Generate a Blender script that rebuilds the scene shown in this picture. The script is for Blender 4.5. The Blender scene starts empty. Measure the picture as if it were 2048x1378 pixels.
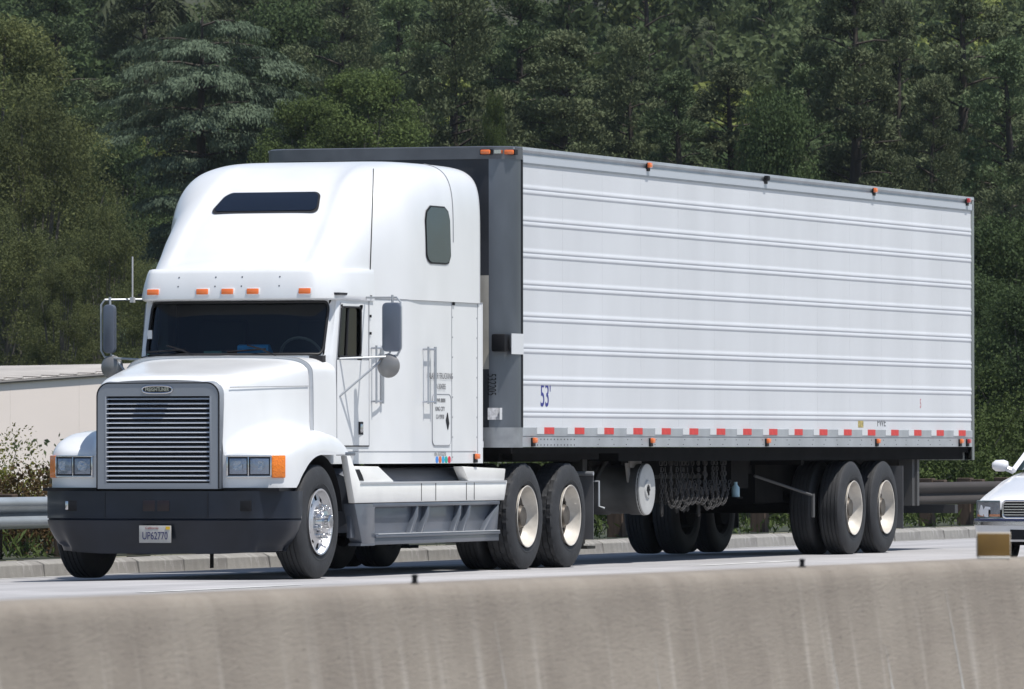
import bpy, bmesh, math, random
import numpy as np
from mathutils import Vector, Matrix
random.seed(7)
RAD = math.radians
sc = bpy.context.scene
col = sc.collection

# ---------------------------------------------------------------- camera
CAM = np.array([25.6919, -68.6231, 1.1836])
YAW, PITCH, ROLL, FPX = 0.341449, 0.013785, -0.000938, 15040.05
cy_, sy_, cp_, sp_ = math.cos(YAW), math.sin(YAW), math.cos(PITCH), math.sin(PITCH)
fwd = np.array([-sy_*cp_, cy_*cp_, sp_]); rt = np.array([cy_, sy_, 0.0]); up = np.cross(rt, fwd)
cr, sr = math.cos(ROLL), math.sin(ROLL)
rt, up = cr*rt + sr*up, -sr*rt + cr*up
cam_d = bpy.data.cameras.new('camera'); cam = bpy.data.objects.new('camera', cam_d); col.objects.link(cam)
cam.matrix_world = Matrix(((rt[0], up[0], -fwd[0], CAM[0]), (rt[1], up[1], -fwd[1], CAM[1]), (rt[2], up[2], -fwd[2], CAM[2]), (0, 0, 0, 1)))
cam_d.sensor_width = 36; cam_d.lens = FPX/2048*36
cam_d.clip_start = 0.5; cam_d.clip_end = 5000
cam_d.dof.use_dof = True; cam_d.dof.focus_distance = 72.0; cam_d.dof.aperture_fstop = 19.0
sc.camera = cam
# ---------------------------------------------------------------- sky and sun
SUN_EL, SUN_AZ = 67.5, -15.0          # azimuth measured from +x towards +y
w = bpy.data.worlds.new('World'); sc.world = w; w.use_nodes = True
nt = w.node_tree; bg = nt.nodes['Background']
sky = nt.nodes.new('ShaderNodeTexSky'); sky.sky_type = 'NISHITA'; sky.sun_disc = False
sky.sun_elevation = RAD(SUN_EL); sky.sun_rotation = RAD(90 - SUN_AZ)
sky.air_density = 1.0; sky.dust_density = 0.6
nt.links.new(sky.outputs[0], bg.inputs[0]); bg.inputs[1].default_value = 0.10
sd = bpy.data.lights.new('sun', 'SUN'); sd.energy = 4.6; sd.angle = RAD(0.5); sd.color = (1, 0.965, 0.91)
so = bpy.data.objects.new('sun', sd); col.objects.link(so)
sv = Vector((math.cos(RAD(SUN_EL))*math.cos(RAD(SUN_AZ)), math.cos(RAD(SUN_EL))*math.sin(RAD(SUN_AZ)), math.sin(RAD(SUN_EL))))
so.rotation_euler = sv.to_track_quat('Z', 'Y').to_euler(); so.location = sv*50
sc.view_settings.view_transform = 'Standard'; sc.view_settings.look = 'None'
sc.view_settings.exposure = 0.2; sc.view_settings.gamma = 1.0; sc.view_settings.use_curve_mapping = False
sc.cycles.max_bounces = 8; sc.cycles.transparent_max_bounces = 12
sc.cycles.use_denoising = True

# ---------------------------------------------------------------- materials
MATS = {}
def mat(name, c=(.5,.5,.5), rough=.5, metal=0., coat=0., var=0., vscale=3., bump=0., bscale=20., stretch=(1,1,1), c2=None, spec=.5, emit=None, world=False):
    if name in MATS: return MATS[name]
    m = bpy.data.materials.new(name); m.use_nodes = True; t = m.node_tree; p = t.nodes['Principled BSDF']
    p.inputs['Base Color'].default_value = (*c, 1); p.inputs['Roughness'].default_value = rough
    p.inputs['Metallic'].default_value = metal; p.inputs['Coat Weight'].default_value = coat
    p.inputs['Coat Roughness'].default_value = .08
    p.inputs['Specular IOR Level'].default_value = spec
    tc = t.nodes.new('ShaderNodeTexCoord'); mp = t.nodes.new('ShaderNodeMapping'); mp.inputs['Scale'].default_value = stretch
    t.links.new(t.nodes.new('ShaderNodeNewGeometry').outputs['Position'] if world else tc.outputs['Object'], mp.inputs[0])
    if var > 0 or c2:
        n = t.nodes.new('ShaderNodeTexNoise'); n.inputs['Scale'].default_value = vscale; n.inputs['Detail'].default_value = 6
        t.links.new(mp.outputs[0], n.inputs[0])
        r = t.nodes.new('ShaderNodeValToRGB'); r.color_ramp.elements[0].position = .33; r.color_ramp.elements[1].position = .67
        a = c2 if c2 else tuple(x*(1-var) for x in c); b = c if c2 else tuple(min(1, x*(1+var*.5)) for x in c)
        r.color_ramp.elements[0].color = (*a, 1); r.color_ramp.elements[1].color = (*b, 1)
        t.links.new(n.outputs[0], r.inputs[0]); t.links.new(r.outputs[0], p.inputs['Base Color'])
    if bump > 0:
        n2 = t.nodes.new('ShaderNodeTexNoise'); n2.inputs['Scale'].default_value = bscale; n2.inputs['Detail'].default_value = 4
        t.links.new(mp.outputs[0], n2.inputs[0])
        b = t.nodes.new('ShaderNodeBump'); b.inputs['Strength'].default_value = bump; b.inputs['Distance'].default_value = .02
        t.links.new(n2.outputs[0], b.inputs['Height']); t.links.new(b.outputs[0], p.inputs['Normal'])
    if emit:
        p.inputs['Emission Color'].default_value = (*emit, 1); p.inputs['Emission Strength'].default_value = 1
    MATS[name] = m; return m
def leafmat(name, c, c2, scale=.6, transl=.25):
    m = bpy.data.materials.new(name); m.use_nodes = True; t = m.node_tree; p = t.nodes['Principled BSDF']; out = t.nodes['Material Output']
    p.inputs['Roughness'].default_value = .75; p.inputs['Specular IOR Level'].default_value = .12
    tc = t.nodes.new('ShaderNodeTexCoord')
    n = t.nodes.new('ShaderNodeTexNoise'); n.inputs['Scale'].default_value = scale; n.inputs['Detail'].default_value = 8; n.inputs['Roughness'].default_value = .7
    t.links.new(tc.outputs['Object'], n.inputs[0])
    r = t.nodes.new('ShaderNodeValToRGB'); r.color_ramp.elements[0].position = .36; r.color_ramp.elements[1].position = .64
    r.color_ramp.elements[0].color = (*c2, 1); r.color_ramp.elements[1].color = (*c, 1)
    t.links.new(n.outputs[0], r.inputs[0])
    oi = t.nodes.new('ShaderNodeObjectInfo'); hs = t.nodes.new('ShaderNodeHueSaturation')
    mr = t.nodes.new('ShaderNodeMapRange'); mr.inputs[3].default_value = .78; mr.inputs[4].default_value = 1.2
    t.links.new(oi.outputs['Random'], mr.inputs[0]); t.links.new(mr.outputs[0], hs.inputs['Value'])
    t.links.new(r.outputs[0], hs.inputs['Color']); t.links.new(hs.outputs[0], p.inputs['Base Color'])
    tr = t.nodes.new('ShaderNodeBsdfTranslucent'); mx = t.nodes.new('ShaderNodeMixShader'); mx.inputs[0].default_value = transl
    t.links.new(hs.outputs[0], tr.inputs[0]); t.links.new(p.outputs[0], mx.inputs[1]); t.links.new(tr.outputs[0], mx.inputs[2])
    t.links.new(mx.outputs[0], out.inputs[0]); MATS[name] = m; return m
def glassmat(name, tint, refl=.06, rough=.02):
    m = bpy.data.materials.new(name); m.use_nodes = True; t = m.node_tree; out = t.nodes['Material Output']
    t.nodes.remove(t.nodes['Principled BSDF'])
    a = t.nodes.new('ShaderNodeBsdfTransparent'); a.inputs[0].default_value = (*tint, 1)
    g = t.nodes.new('ShaderNodeBsdfGlossy'); g.inputs['Roughness'].default_value = rough; g.inputs[0].default_value = (.9, .93, 1, 1)
    f = t.nodes.new('ShaderNodeFresnel'); f.inputs[0].default_value = 1.45
    mx = t.nodes.new('ShaderNodeMixShader'); t.links.new(f.outputs[0], mx.inputs[0]); t.links.new(a.outputs[0], mx.inputs[1]); t.links.new(g.outputs[0], mx.inputs[2])
    t.links.new(mx.outputs[0], out.inputs[0]); MATS[name] = m; return m

WHITE = mat('white_paint', (.725,.735,.745), .34, coat=.5, var=.06, vscale=2.2, stretch=(1,1,.5))
WHITE2 = mat('white_fibreglass', (.80,.79,.76), .42, coat=.3, var=.08, vscale=2.5)
TRW = mat('trailer_white', (.635,.648,.672), .45, coat=.08, var=.07, vscale=.9, stretch=(1,1.3,.35), bump=.10, bscale=1.3, world=True)
GREY = mat('grey_paint', (.085,.098,.122), .4, coat=.3, var=.1, vscale=4)
LGREY = mat('light_grey_frame', (.25,.27,.30), .4, coat=.3)
ALU = mat('brushed_aluminium', (.50,.52,.55), .38, metal=.75, var=.15, vscale=2, stretch=(1,.6,1))
RAIL = mat('rail_aluminium', (.42,.44,.46), .45, metal=.35, var=.12, vscale=3)
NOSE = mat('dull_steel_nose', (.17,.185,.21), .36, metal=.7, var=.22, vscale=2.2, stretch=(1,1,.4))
CHROME = mat('chrome', (.62,.62,.63), .20, metal=1)
BUMP = mat('charcoal_plastic', (.010,.0145,.025), .4, coat=.25, var=.3, vscale=3, spec=.3)
BLACKP = mat('black_plastic', (.010,.010,.012), .55, spec=.25)
UNDER = mat('dirty_black_chassis', (.007,.0066,.0066), .85, var=.4, vscale=4, spec=.08)
UNDERG = mat('dusty_grey_chassis', (.035,.034,.032), .8, var=.4, vscale=5, spec=.15)
RUB = mat('tyre_rubber', (.026,.027,.030), .7, var=.3, vscale=5, bump=.2, bscale=40)
RUBD = mat('rubber_gasket', (.010,.010,.012), .55)
CREAM = mat('cream_steel_wheel', (.60,.56,.50), .4, coat=.3, var=.25, vscale=6)
HUBD = mat('greasy_hub', (.10,.085,.07), .5, metal=.4, var=.5, vscale=12)
POL = mat('polished_wheel', (.60,.60,.61), .36, metal=.8, var=.15, vscale=9)
AMB = mat('amber_lens', (.85,.18,.03), .2, coat=1.)
AMB2 = mat('amber_turn_lens', (.80,.20,.008), .2, coat=.6, bump=.5, bscale=60)
REDL = mat('red_lens', (.45,.02,.02), .25, coat=1.)
REDT = mat('red_reflective_tape', (.62,.035,.03), .45, var=.15, vscale=14)
WHT = mat('white_reflective_tape', (.62,.63,.64), .45)
GAP = mat('shadow_gap', (.02,.02,.022), .8)
GAPL = mat('grey_seam', (.28,.29,.31), .6)
BLUET = mat('navy_lettering', (.02,.025,.22), .5)
GREYT = mat('grey_lettering', (.10,.10,.11), .6)
DGL = mat('dark_glass', (.008,.012,.022), .10, coat=.2, spec=.35)
SGL = mat('side_glass', (.03,.05,.06), .22)
GLS = glassmat('windscreen_glass', (.70,.80,.78))
GLD = glassmat('door_glass', (.22,.27,.26))
LENS = mat('headlight_lens', (.22,.26,.33), .12, metal=.6, coat=1., bump=.5, bscale=30)
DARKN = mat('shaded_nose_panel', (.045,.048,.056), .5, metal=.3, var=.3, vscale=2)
INT = mat('cab_interior', (.018,.018,.022), .8)
CHAIN = mat('rusty_chain_steel', (.055,.052,.05), .55, metal=.3, var=.4, vscale=20)

# ---------------------------------------------------------------- mesh builder
class MB:
    def __init__(s): s.v = []; s.f = []
    def add(s, v, f):
        k = len(s.v); s.v += [tuple(map(float, p)) for p in v]; s.f += [tuple(i+k for i in q) for q in f]; return s
    def box(s, a, b):
        x0,y0,z0 = a; x1,y1,z1 = b
        return s.add([(x0,y0,z0),(x1,y0,z0),(x1,y1,z0),(x0,y1,z0),(x0,y0,z1),(x1,y0,z1),(x1,y1,z1),(x0,y1,z1)],
                     [(0,3,2,1),(4,5,6,7),(0,1,5,4),(1,2,6,5),(2,3,7,6),(3,0,4,7)])
    def tube(s, pts, r, n=8, closed=False, cap=True):
        P = [Vector(p) for p in pts]; m = len(P); V = []
        prev = None
        for i, p in enumerate(P):
            a = P[(i-1) % m] if (i > 0 or closed) else p; b = P[(i+1) % m] if (i < m-1 or closed) else p
            t = (b-a).normalized()
            if prev is None:
                u = t.cross(Vector((0,0,1)))
                if u.length < .1: u = t.cross(Vector((1,0,0)))
            else: u = prev - t*prev.dot(t)
            u.normalize(); prev = u; q = t.cross(u)
            rr = r[i] if isinstance(r, (list, tuple)) else r
            for k in range(n):
                an = 2*math.pi*k/n; V.append(p + u*(rr*math.cos(an)) + q*(rr*math.sin(an)))
        F = []
        for i in range(m if closed else m-1):
            j = (i+1) % m
            for k in range(n): F.append((i*n+k, i*n+(k+1) % n, j*n+(k+1) % n, j*n+k))
        if cap and not closed: F += [tuple(range(n))[::-1], tuple((m-1)*n+k for k in range(n))]
        return s.add(V, F)
    def lathe(s, prof, c=(0,0,0), axis='x', n=32, fun=None, sgn=1, capends=False):
        V = []; F = []; m = len(prof)
        for i in range(n):
            an = 2*math.pi*i/n; ca, sa = math.cos(an), math.sin(an)
            for j, (a, r) in enumerate(prof):
                if fun: a, r = fun(i, j, a, r)
                if axis == 'x': V.append((c[0]+sgn*a, c[1]+r*ca, c[2]+r*sa))
                elif axis == 'y': V.append((c[0]+r*ca, c[1]+sgn*a, c[2]+r*sa))
                else: V.append((c[0]+r*ca, c[1]+r*sa, c[2]+a))
        for i in range(n):
            k = (i+1) % n
            for j in range(m-1): F.append((i*m+j, i*m+j+1, k*m+j+1, k*m+j))
        if capends: F += [tuple(i*m for i in range(n)), tuple(i*m+m-1 for i in range(n))]
        return s.add(V, F)
    def prism(s, poly, axis, a0, a1):
        def P(u, v, a): return {'x': (a,u,v), 'y': (u,a,v), 'z': (u,v,a)}[axis]
        n = len(poly); V = [P(u,v,a0) for u,v in poly] + [P(u,v,a1) for u,v in poly]
        F = [tuple(range(n)), tuple(range(2*n-1, n-1, -1))] + [(i, (i+1) % n, n+(i+1) % n, n+i) for i in range(n)]
        return s.add(V, F)
    def grid(s, G, skip=None):
        R = len(G); C = len(G[0]); V = [p for row in G for p in row]
        F = [(i*C+j, i*C+j+1, (i+1)*C+j+1, (i+1)*C+j) for i in range(R-1) for j in range(C-1) if not (skip and skip(i, j))]
        return s.add(V, F)
    def mesh(s, name, m, smooth=40, bev=0., origin=(0,0,0), merge=True):
        me = bpy.data.meshes.new(name); bm = bmesh.new()
        ox, oy, oz = origin
        vs = [bm.verts.new((p[0]-ox, p[1]-oy, p[2]-oz)) for p in s.v]
        for q in s.f:
            try: bm.faces.new([vs[i] for i in q])
            except ValueError: pass
        if merge: bmesh.ops.remove_doubles(bm, verts=bm.verts, dist=1e-4)
        bmesh.ops.recalc_face_normals(bm, faces=bm.faces)
        if bev > 0:
            e = [e for e in bm.edges if len(e.link_faces) == 2 and e.calc_face_angle(0) > .6]
            bmesh.ops.bevel(bm, geom=e, offset=bev, segments=2, profile=.5, affect='EDGES', clamp_overlap=True)
        bm.to_mesh(me); bm.free()
        for mm in (m if isinstance(m, list) else [m]): me.materials.append(mm)
        if smooth:
            me.shade_smooth(); me.set_sharp_from_angle(angle=RAD(smooth))
        return me

class Thing:
    def __init__(s, name, base, label, cat, group=None, kind=None):
        s.o = bpy.data.objects.new(name, None); s.o.empty_display_size = .3; col.objects.link(s.o)
        s.o.location = base; s.base = base; s.o['label'] = label
        if cat: s.o['category'] = cat
        if group: s.o['group'] = group
        if kind: s.o['kind'] = kind
def link(name, me, parent=None, loc=(0,0,0), rot=(0,0,0), label=None):
    o = bpy.data.objects.new(name, me); col.objects.link(o)
    if parent is not None: o.parent = parent
    o.location = loc; o.rotation_euler = rot
    if label: o['label'] = label
    return o
def part(T, name, mb, m, parent=None, smooth=40, bev=0., label=None):
    me = mb.mesh(name, m, smooth, bev, origin=T.base)
    return link(name, me, parent if parent is not None else T.o, label=label)
def inst(T, name, me, p, parent=None, rot=(0,0,0), label=None):
    return link(name, me, parent if parent is not None else T.o, loc=(p[0]-T.base[0], p[1]-T.base[1], p[2]-T.base[2]), rot=rot, label=label)
def text_mesh(body, size, m, xs=1., align='CENTER', ext=.0006, bold=0.):
    cu = bpy.data.curves.new('lettering', 'FONT'); cu.body = body; cu.size = size; cu.align_x = align; cu.align_y = 'CENTER'; cu.extrude = ext; cu.offset = bold
    ob = bpy.data.objects.new('lettering', cu); col.objects.link(ob)
    bpy.context.view_layer.update()
    me = bpy.data.meshes.new_from_object(ob.evaluated_get(bpy.context.evaluated_depsgraph_get()))
    bpy.data.objects.remove(ob); bpy.data.curves.remove(cu)
    for v in me.vertices: v.co.x *= xs
    me.materials.clear(); me.materials.append(m); me.name = 'lettering'; return me
SIDE = (RAD(90), 0, RAD(90)); FRONT = (RAD(90), 0, 0)
def structure(name, mb, m, smooth=0):
    me = mb.mesh(name, m, smooth); o = link(name, me); o['kind'] = 'structure'; return o
def cr_interp(K, t):
    n = len(K); t = max(0., min(n-1.0, t)); i = min(int(t), n-2); f = t-i
    p0 = K[max(i-1,0)]; p1 = K[i]; p2 = K[i+1]; p3 = K[min(i+2,n-1)]
    return tuple(.5*((2*b)+(-a+c)*f+(2*a-5*b+4*c-d)*f*f+(-a+3*b-3*c+d)*f**3) for a,b,c,d in zip(p0,p1,p2,p3))
def lin(tab, x):
    return float(np.interp(x, [a for a,_ in tab], [b for _,b in tab]))
def rrect(u0, u1, v0, v1, r, n=5):
    pts = []
    for cu, cv, a0 in ((u1-r, v0+r, -90), (u1-r, v1-r, 0), (u0+r, v1-r, 90), (u0+r, v0+r, 180)):
        for k in range(n+1):
            a = RAD(a0+90*k/n); pts.append((cu+r*math.cos(a), cv+r*math.sin(a)))
    return pts
def sm(a, b, x):
    x = max(0., min(1., (x-a)/(b-a))); return x*x*(3-2*x)
# ================================================================= SETTING
def nmat(name): 
    m = bpy.data.materials.new(name); m.use_nodes = True; MATS[name] = m; return m, m.node_tree, m.node_tree.nodes['Principled BSDF']
def concrete(name, base, dark, light, streak=1., bump=.3):
    m, t, p = nmat(name); p.inputs['Roughness'].default_value = .85; p.inputs['Specular IOR Level'].default_value = .2
    tc = t.nodes.new('ShaderNodeTexCoord')
    def noise(sc_, scale, det=6, rough=.6):
        mp = t.nodes.new('ShaderNodeMapping'); mp.inputs['Scale'].default_value = sc_; n = t.nodes.new('ShaderNodeTexNoise')
        n.inputs['Scale'].default_value = scale; n.inputs['Detail'].default_value = det; n.inputs['Roughness'].default_value = rough
        t.links.new(tc.outputs['Object'], mp.inputs[0]); t.links.new(mp.outputs[0], n.inputs[0]); return n
    def ramp(n, a, b, c0, c1):
        r = t.nodes.new('ShaderNodeValToRGB'); r.color_ramp.elements[0].position = a; r.color_ramp.elements[1].position = b
        r.color_ramp.elements[0].color = (*c0,1); r.color_ramp.elements[1].color = (*c1,1); t.links.new(n.outputs[0], r.inputs[0]); return r
    def mix(f, a, b):
        x = t.nodes.new('ShaderNodeMix'); x.data_type = 'RGBA'
        if hasattr(f, 'outputs'): t.links.new(f.outputs[0], x.inputs[0])
        else: x.inputs[0].default_value = f
        t.links.new(a, x.inputs[6]); t.links.new(b, x.inputs[7]); return x.outputs[2]
    n1 = noise((1,1,1), 3.); r1 = ramp(n1, .35, .65, dark, base)
    n2 = noise((0,2.2,.09*streak), 3.2, 5, .65); r2 = ramp(n2, .56, .70, (0,0,0), (1,1,1))
    n3 = noise((0,1.6,.06*streak), 6., 4, .5); r3 = ramp(n3, .55, .75, (0,0,0), (1,1,1))
    c = t.nodes.new('ShaderNodeRGB'); c.outputs[0].default_value = (*light, 1); d = t.nodes.new('ShaderNodeRGB'); d.outputs[0].default_value = (*[x*.72 for x in dark], 1)
    sep = t.nodes.new('ShaderNodeSeparateXYZ'); t.links.new(tc.outputs['Object'], sep.inputs[0])
    mr = t.nodes.new('ShaderNodeMapRange'); mr.inputs[1].default_value = .72; mr.inputs[2].default_value = .50; mr.inputs[3].default_value = .12; mr.inputs[4].default_value = .72; t.links.new(sep.outputs[2], mr.inputs[0])
    ml = t.nodes.new('ShaderNodeMath'); ml.operation = 'MULTIPLY'; t.links.new(r2.outputs[0], ml.inputs[0]); t.links.new(mr.outputs[0], ml.inputs[1])
    o1 = mix(ml, r1.outputs[0], c.outputs[0])
    m3 = t.nodes.new('ShaderNodeMath'); m3.operation = 'MULTIPLY'; m3.inputs[1].default_value = .24; t.links.new(r3.outputs[0], m3.inputs[0])
    o2 = mix(m3, o1, d.outputs[0])
    n4 = noise((1,.5,1.6), 90., 3); r4 = ramp(n4, .30, .36, (.45,.43,.42), (1,1,1))
    mm = t.nodes.new('ShaderNodeMix'); mm.data_type = 'RGBA'; mm.blend_type = 'MULTIPLY'; mm.inputs[0].default_value = .7
    t.links.new(o2, mm.inputs[6]); t.links.new(r4.outputs[0], mm.inputs[7]); t.links.new(mm.outputs[2], p.inputs['Base Color'])
    n5 = noise((1,.6,3.5), 34., 7, .75); b = t.nodes.new('ShaderNodeBump'); b.inputs['Strength'].default_value = min(1,bump*2); b.inputs['Distance'].default_value = .012
    t.links.new(n5.outputs[0], b.inputs['Height']); t.links.new(b.outputs[0], p.inputs['Normal']); return m
CONC = concrete('barrier_concrete', (.290,.257,.217), (.228,.199,.168), (.46,.43,.385))
def roadmat():
    m, t, p = nmat('worn_road'); p.inputs['Roughness'].default_value = .9; p.inputs['Specular IOR Level'].default_value = .2
    tc = t.nodes.new('ShaderNodeTexCoord'); mp = t.nodes.new('ShaderNodeMapping'); mp.inputs['Scale'].default_value = (1,.05,1)
    n = t.nodes.new('ShaderNodeTexNoise'); n.inputs['Scale'].default_value = 1.6; n.inputs['Detail'].default_value = 8
    t.links.new(tc.outputs['Object'], mp.inputs[0]); t.links.new(mp.outputs[0], n.inputs[0])
    r = t.nodes.new('ShaderNodeValToRGB'); r.color_ramp.elements[0].position = .35; r.color_ramp.elements[1].position = .62
    r.color_ramp.elements[0].color = (.34,.335,.34,1); r.color_ramp.elements[1].color = (.43,.42,.425,1)
    t.links.new(n.outputs[0], r.inputs[0])
    n2 = t.nodes.new('ShaderNodeTexNoise'); n2.inputs['Scale'].default_value = .5; n2.inputs['Detail'].default_value = 9; n2.inputs['Roughness'].default_value = .75; t.links.new(tc.outputs['Object'], n2.inputs[0])
    r2 = t.nodes.new('ShaderNodeValToRGB'); r2.color_ramp.elements[0].position = .4; r2.color_ramp.elements[1].position = .6; r2.color_ramp.elements[0].color = (.82,.82,.82,1); r2.color_ramp.elements[1].color = (1,1,1,1); t.links.new(n2.outputs[0], r2.inputs[0])
    x = t.nodes.new('ShaderNodeMix'); x.data_type = 'RGBA'; x.blend_type = 'MULTIPLY'; x.inputs[0].default_value = 1
    t.links.new(r.outputs[0], x.inputs[6]); t.links.new(r2.outputs[0], x.inputs[7]); t.links.new(x.outputs[2], p.inputs['Base Color'])
    return m
def view_xy(off, D):   # point D metres out, off metres to the right of the viewing axis
    q = CAM + D*fwd + off*rt; return float(q[0]), float(q[1])
def col_off(px, D): return (px-1024)/FPX*D
def hill(x, y):
    a = (x-CAM[0])*fwd[0]+(y-CAM[1])*fwd[1]; l = (x-CAM[0])*rt[0]+(y-CAM[1])*rt[1]
    k = sm(-6., -60., x)
    h = np.interp(a, [0,130,200,300,420,600,800,1000,1300,1800], [0,0,1.0,4.5,20,52,84,118,165,230])
    h += k*sm(260,500,a)*(7*math.sin(l*.028+a*.011)+4*math.sin(l*.061-a*.02+1.3))
    return -.06 + k*h + .05*sm(-2.9,-4.,x)*0
xs_ = [-3.32,-3.9,-5,-8,-12,-18,-26,-36,-50]+list(np.arange(-66,-1400,-22)); ys_ = list(np.arange(-240,1900,20))
ZK = lambda x: .10*(1-sm(-2.6,-30.,x))
structure('ground', MB().grid([[(x,y,hill(x,y)+.16-.16*sm(-6,-60,x)) for x in xs_] for y in ys_]), mat('dry_soil', (.05,.05,.03), .95, c2=(.025,.035,.016), vscale=.25, bump=.5, bscale=3), smooth=60)
structure('verge', MB().add([(26,-600,-.05),(500,-600,-.05),(500,1500,-.05),(26,1500,-.05)],[(0,1,2,3)]), mat('dry_soil'))
structure('road', MB().add([(-3.15,-300,-.065),(0,-300,0),(26.,-300,0),(26.,900,0),(0,900,0),(-3.15,900,-.065)],[(0,1,4,5),(1,2,3,4)]), roadmat())
LINE = mat('road_paint', (.62,.62,.60), .7, var=.4, vscale=2.5)
structure('edge_line', MB().add([(-2.98,-300,-.0575),(-2.84,-300,-.0546),(-2.84,900,-.0546),(-2.98,900,-.0575)],[(0,1,2,3)]), LINE)
mb = MB()
for k in range(-18,40):
    for x in (2.15, 7.9, 11.6):
        y = k*14.6+3.1; mb.add([(x-.06,y,.004),(x+.06,y,.004),(x+.06,y+3.6,.004),(x-.06,y+3.6,.004)],[(0,1,2,3)])
structure('lane_dashes', mb, LINE)
structure('median_line', MB().add([(16.6,-300,.004),(16.75,-300,.004),(16.75,900,.004),(16.6,900,.004)],[(0,1,2,3)]), mat('yellow_paint', (.5,.33,.05), .7, var=.3))
# kerb of separate blocks
KB = concrete('kerb_concrete', (.30,.29,.27), (.22,.21,.20), (.42,.41,.40), 8.)
kr = bpy.data.objects.new('kerb', None); col.objects.link(kr); kr['kind'] = 'structure'
ks = [MB().prism([(-2.38,-.02),(-2.41+.01*v,.125),(-2.47,.155),(-2.66,.162),(-2.70,.02),(-2.70,-.02)],'y',.004,1.19-.003*v).mesh('kerb_stone', KB, 0, .008) for v in range(3)]
for k in range(-8,95):
    link('kerb_stone', ks[k % 3], kr, loc=(-.70+random.uniform(-.008,.008), k*1.2, -.065+random.uniform(-.006,.004)), rot=(0,0,random.uniform(-.003,.003)))
link('kerb_run', MB().prism([(-2.38,-.02),(-2.41,.125),(-2.47,.155),(-2.66,.162),(-2.70,.02)],'y',114.01,700).mesh('kerb_run', KB, 0), kr, loc=(-.7,0,-.065))
link('kerb_run', MB().prism([(-2.38,-.02),(-2.41,.125),(-2.47,.155),(-2.66,.162),(-2.70,.02)],'y',-300,-9.61).mesh('kerb_run', KB, 0), kr, loc=(-.7,0,-.065))
# ---- guardrail
GAL = mat('galvanised_steel', (.40,.44,.47), .42, metal=.45, var=.15, vscale=2)
GALSHADE = mat('shaded_brown_steel', (.036,.030,.027), .8, var=.35, vscale=1.2, stretch=(1,.4,1))  # darker brown copy of the beam steel, tree shade put into its colour
WOOD = mat('guardrail_timber', (.075,.05,.035), .85, var=.4, vscale=4, stretch=(1,1,.2), bump=.4)
gd = Thing('guardrail', (-3.5, 10, .1), 'long galvanised steel guardrail on wooden posts behind the kerb', 'guardrail')
wp_ = [(-.0,.40),(.03,.415),(.075,.435),(.085,.465),(.075,.495),(.02,.535),(.0,.555),(.02,.575),(.075,.615),(.085,.645),(.075,.675),(.03,.695),(0,.71)]
for k in range(-6,30):
    y0 = -8.2+3.81*k; y0 += 0
    part(gd, 'beam', MB().grid([[(-3.47+x+(.004 if k % 2 else 0), y, z) for x, z in wp_] for y in (y0, y0+3.83)]), GAL if y0 < 9 else GALSHADE, smooth=60)
pm = MB().box((-.1,-.09,-.3),(.1,.09,.76)).mesh('post', WOOD, 0, .01); bm_ = MB().box((-.07,-.075,.42),(.09,.075,.74)).mesh('block', WOOD, 0, .01)
for k in range(-12,58):
    y = -1.05+1.905*k
    inst(gd, 'post', pm, (-3.74,y,0)); inst(gd, 'block', bm_, (-3.56,y,0))
part(gd, 'reflector_bracket', MB().box((-3.40,27.0,.60),(-3.36,28.6,.62)).box((-3.40,28.45,.45),(-3.36,28.6,.60)), WHT)
# ---- barrier in the foreground
def bx(y): return 18.62+.052*(y+47.5)
bar = MB(); BPf = [(.24,0),(.22,.08),(.085,.33),(.028,.74),(.022,.775),(.008,.798),(-.015,.808),(-.13,.810),(-.153,.798),(-.168,.74),(-.26,.33),(-.44,.08),(-.44,0)]
bar.grid([[(bx(y)+u, y, z) for u, z in BPf] for y in list(np.arange(-120,0,1.0))+list(np.arange(0,160,5.))])
B = Thing('median_barrier', (18.6,-47,0), 'concrete median barrier running across the foreground, streaked with stains', 'barrier')
part(B, 'concrete_wall', bar, CONC, smooth=40)
# a crack with pale lime run-off, a second one, pitting
CR = mat('lime_streak', (.40,.385,.36), .85, var=.2, vscale=12)
def onface(y, z, e=.0012): return (bx(y)+float(np.interp(z, [.08,.33,.74], [.22,.085,.028]))+e, y, z)
def streak(y0, zt, wd, lean):
    g = []; n = 14
    for k in range(n+1):
        z = zt-(zt-.36)*k/n; ww = wd*(.12+.88*(k/n)**1.3)*(.8+.4*random.random()); yy = y0+lean*(k/n)+random.uniform(-.004,.004)
        g.append([onface(yy-ww, z), onface(yy+ww, z)])
    part(B, 'lime_streak', MB().grid(g), CR, smooth=0)
streak(-48.78,.70,.007,.035); streak(-44.95,.72,.012,.05); streak(-47.6,.58,.008,.0); streak(-46.1,.60,.007,.02); streak(-45.6,.56,.010,.02)
pit = MB()
for _ in range(70):
    y = random.uniform(-52,-43.8); z = random.uniform(.45,.76); q = onface(y,z,.001); r_ = random.uniform(.0015,.0035)
    pit.add([(q[0],q[1]+r_*1.3*math.cos(a),q[2]+r_*math.sin(a)) for a in np.linspace(0,6.28,7)[:-1]],[(0,1,2,3,4,5)])
po = part(B, 'pits', pit, mat('pit_dark', (.08,.07,.065), .9), smooth=0); po['kind'] = 'stuff'
bolt = MB().lathe([(0,.012),(.004,.013),(.006,.008),(.020,.008),(.022,.010),(.027,.009),(.028,0)], (0,0,0), 'z', 10)
for k, (x, y, lb) in enumerate(((18.515,-49.12,'small dark bolt on the barrier top below the drive wheels'),(18.68,-46.06,'small dark bolt on the barrier top below the trailer wheels'))):
    o = link('anchor_bolt', bolt.mesh('anchor_bolt', BLACKP, 40), loc=(x-.04,y,.808)); o['label'] = lb; o['category'] = 'bolt'; o['group'] = 'bolts on top of the barrier'
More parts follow.
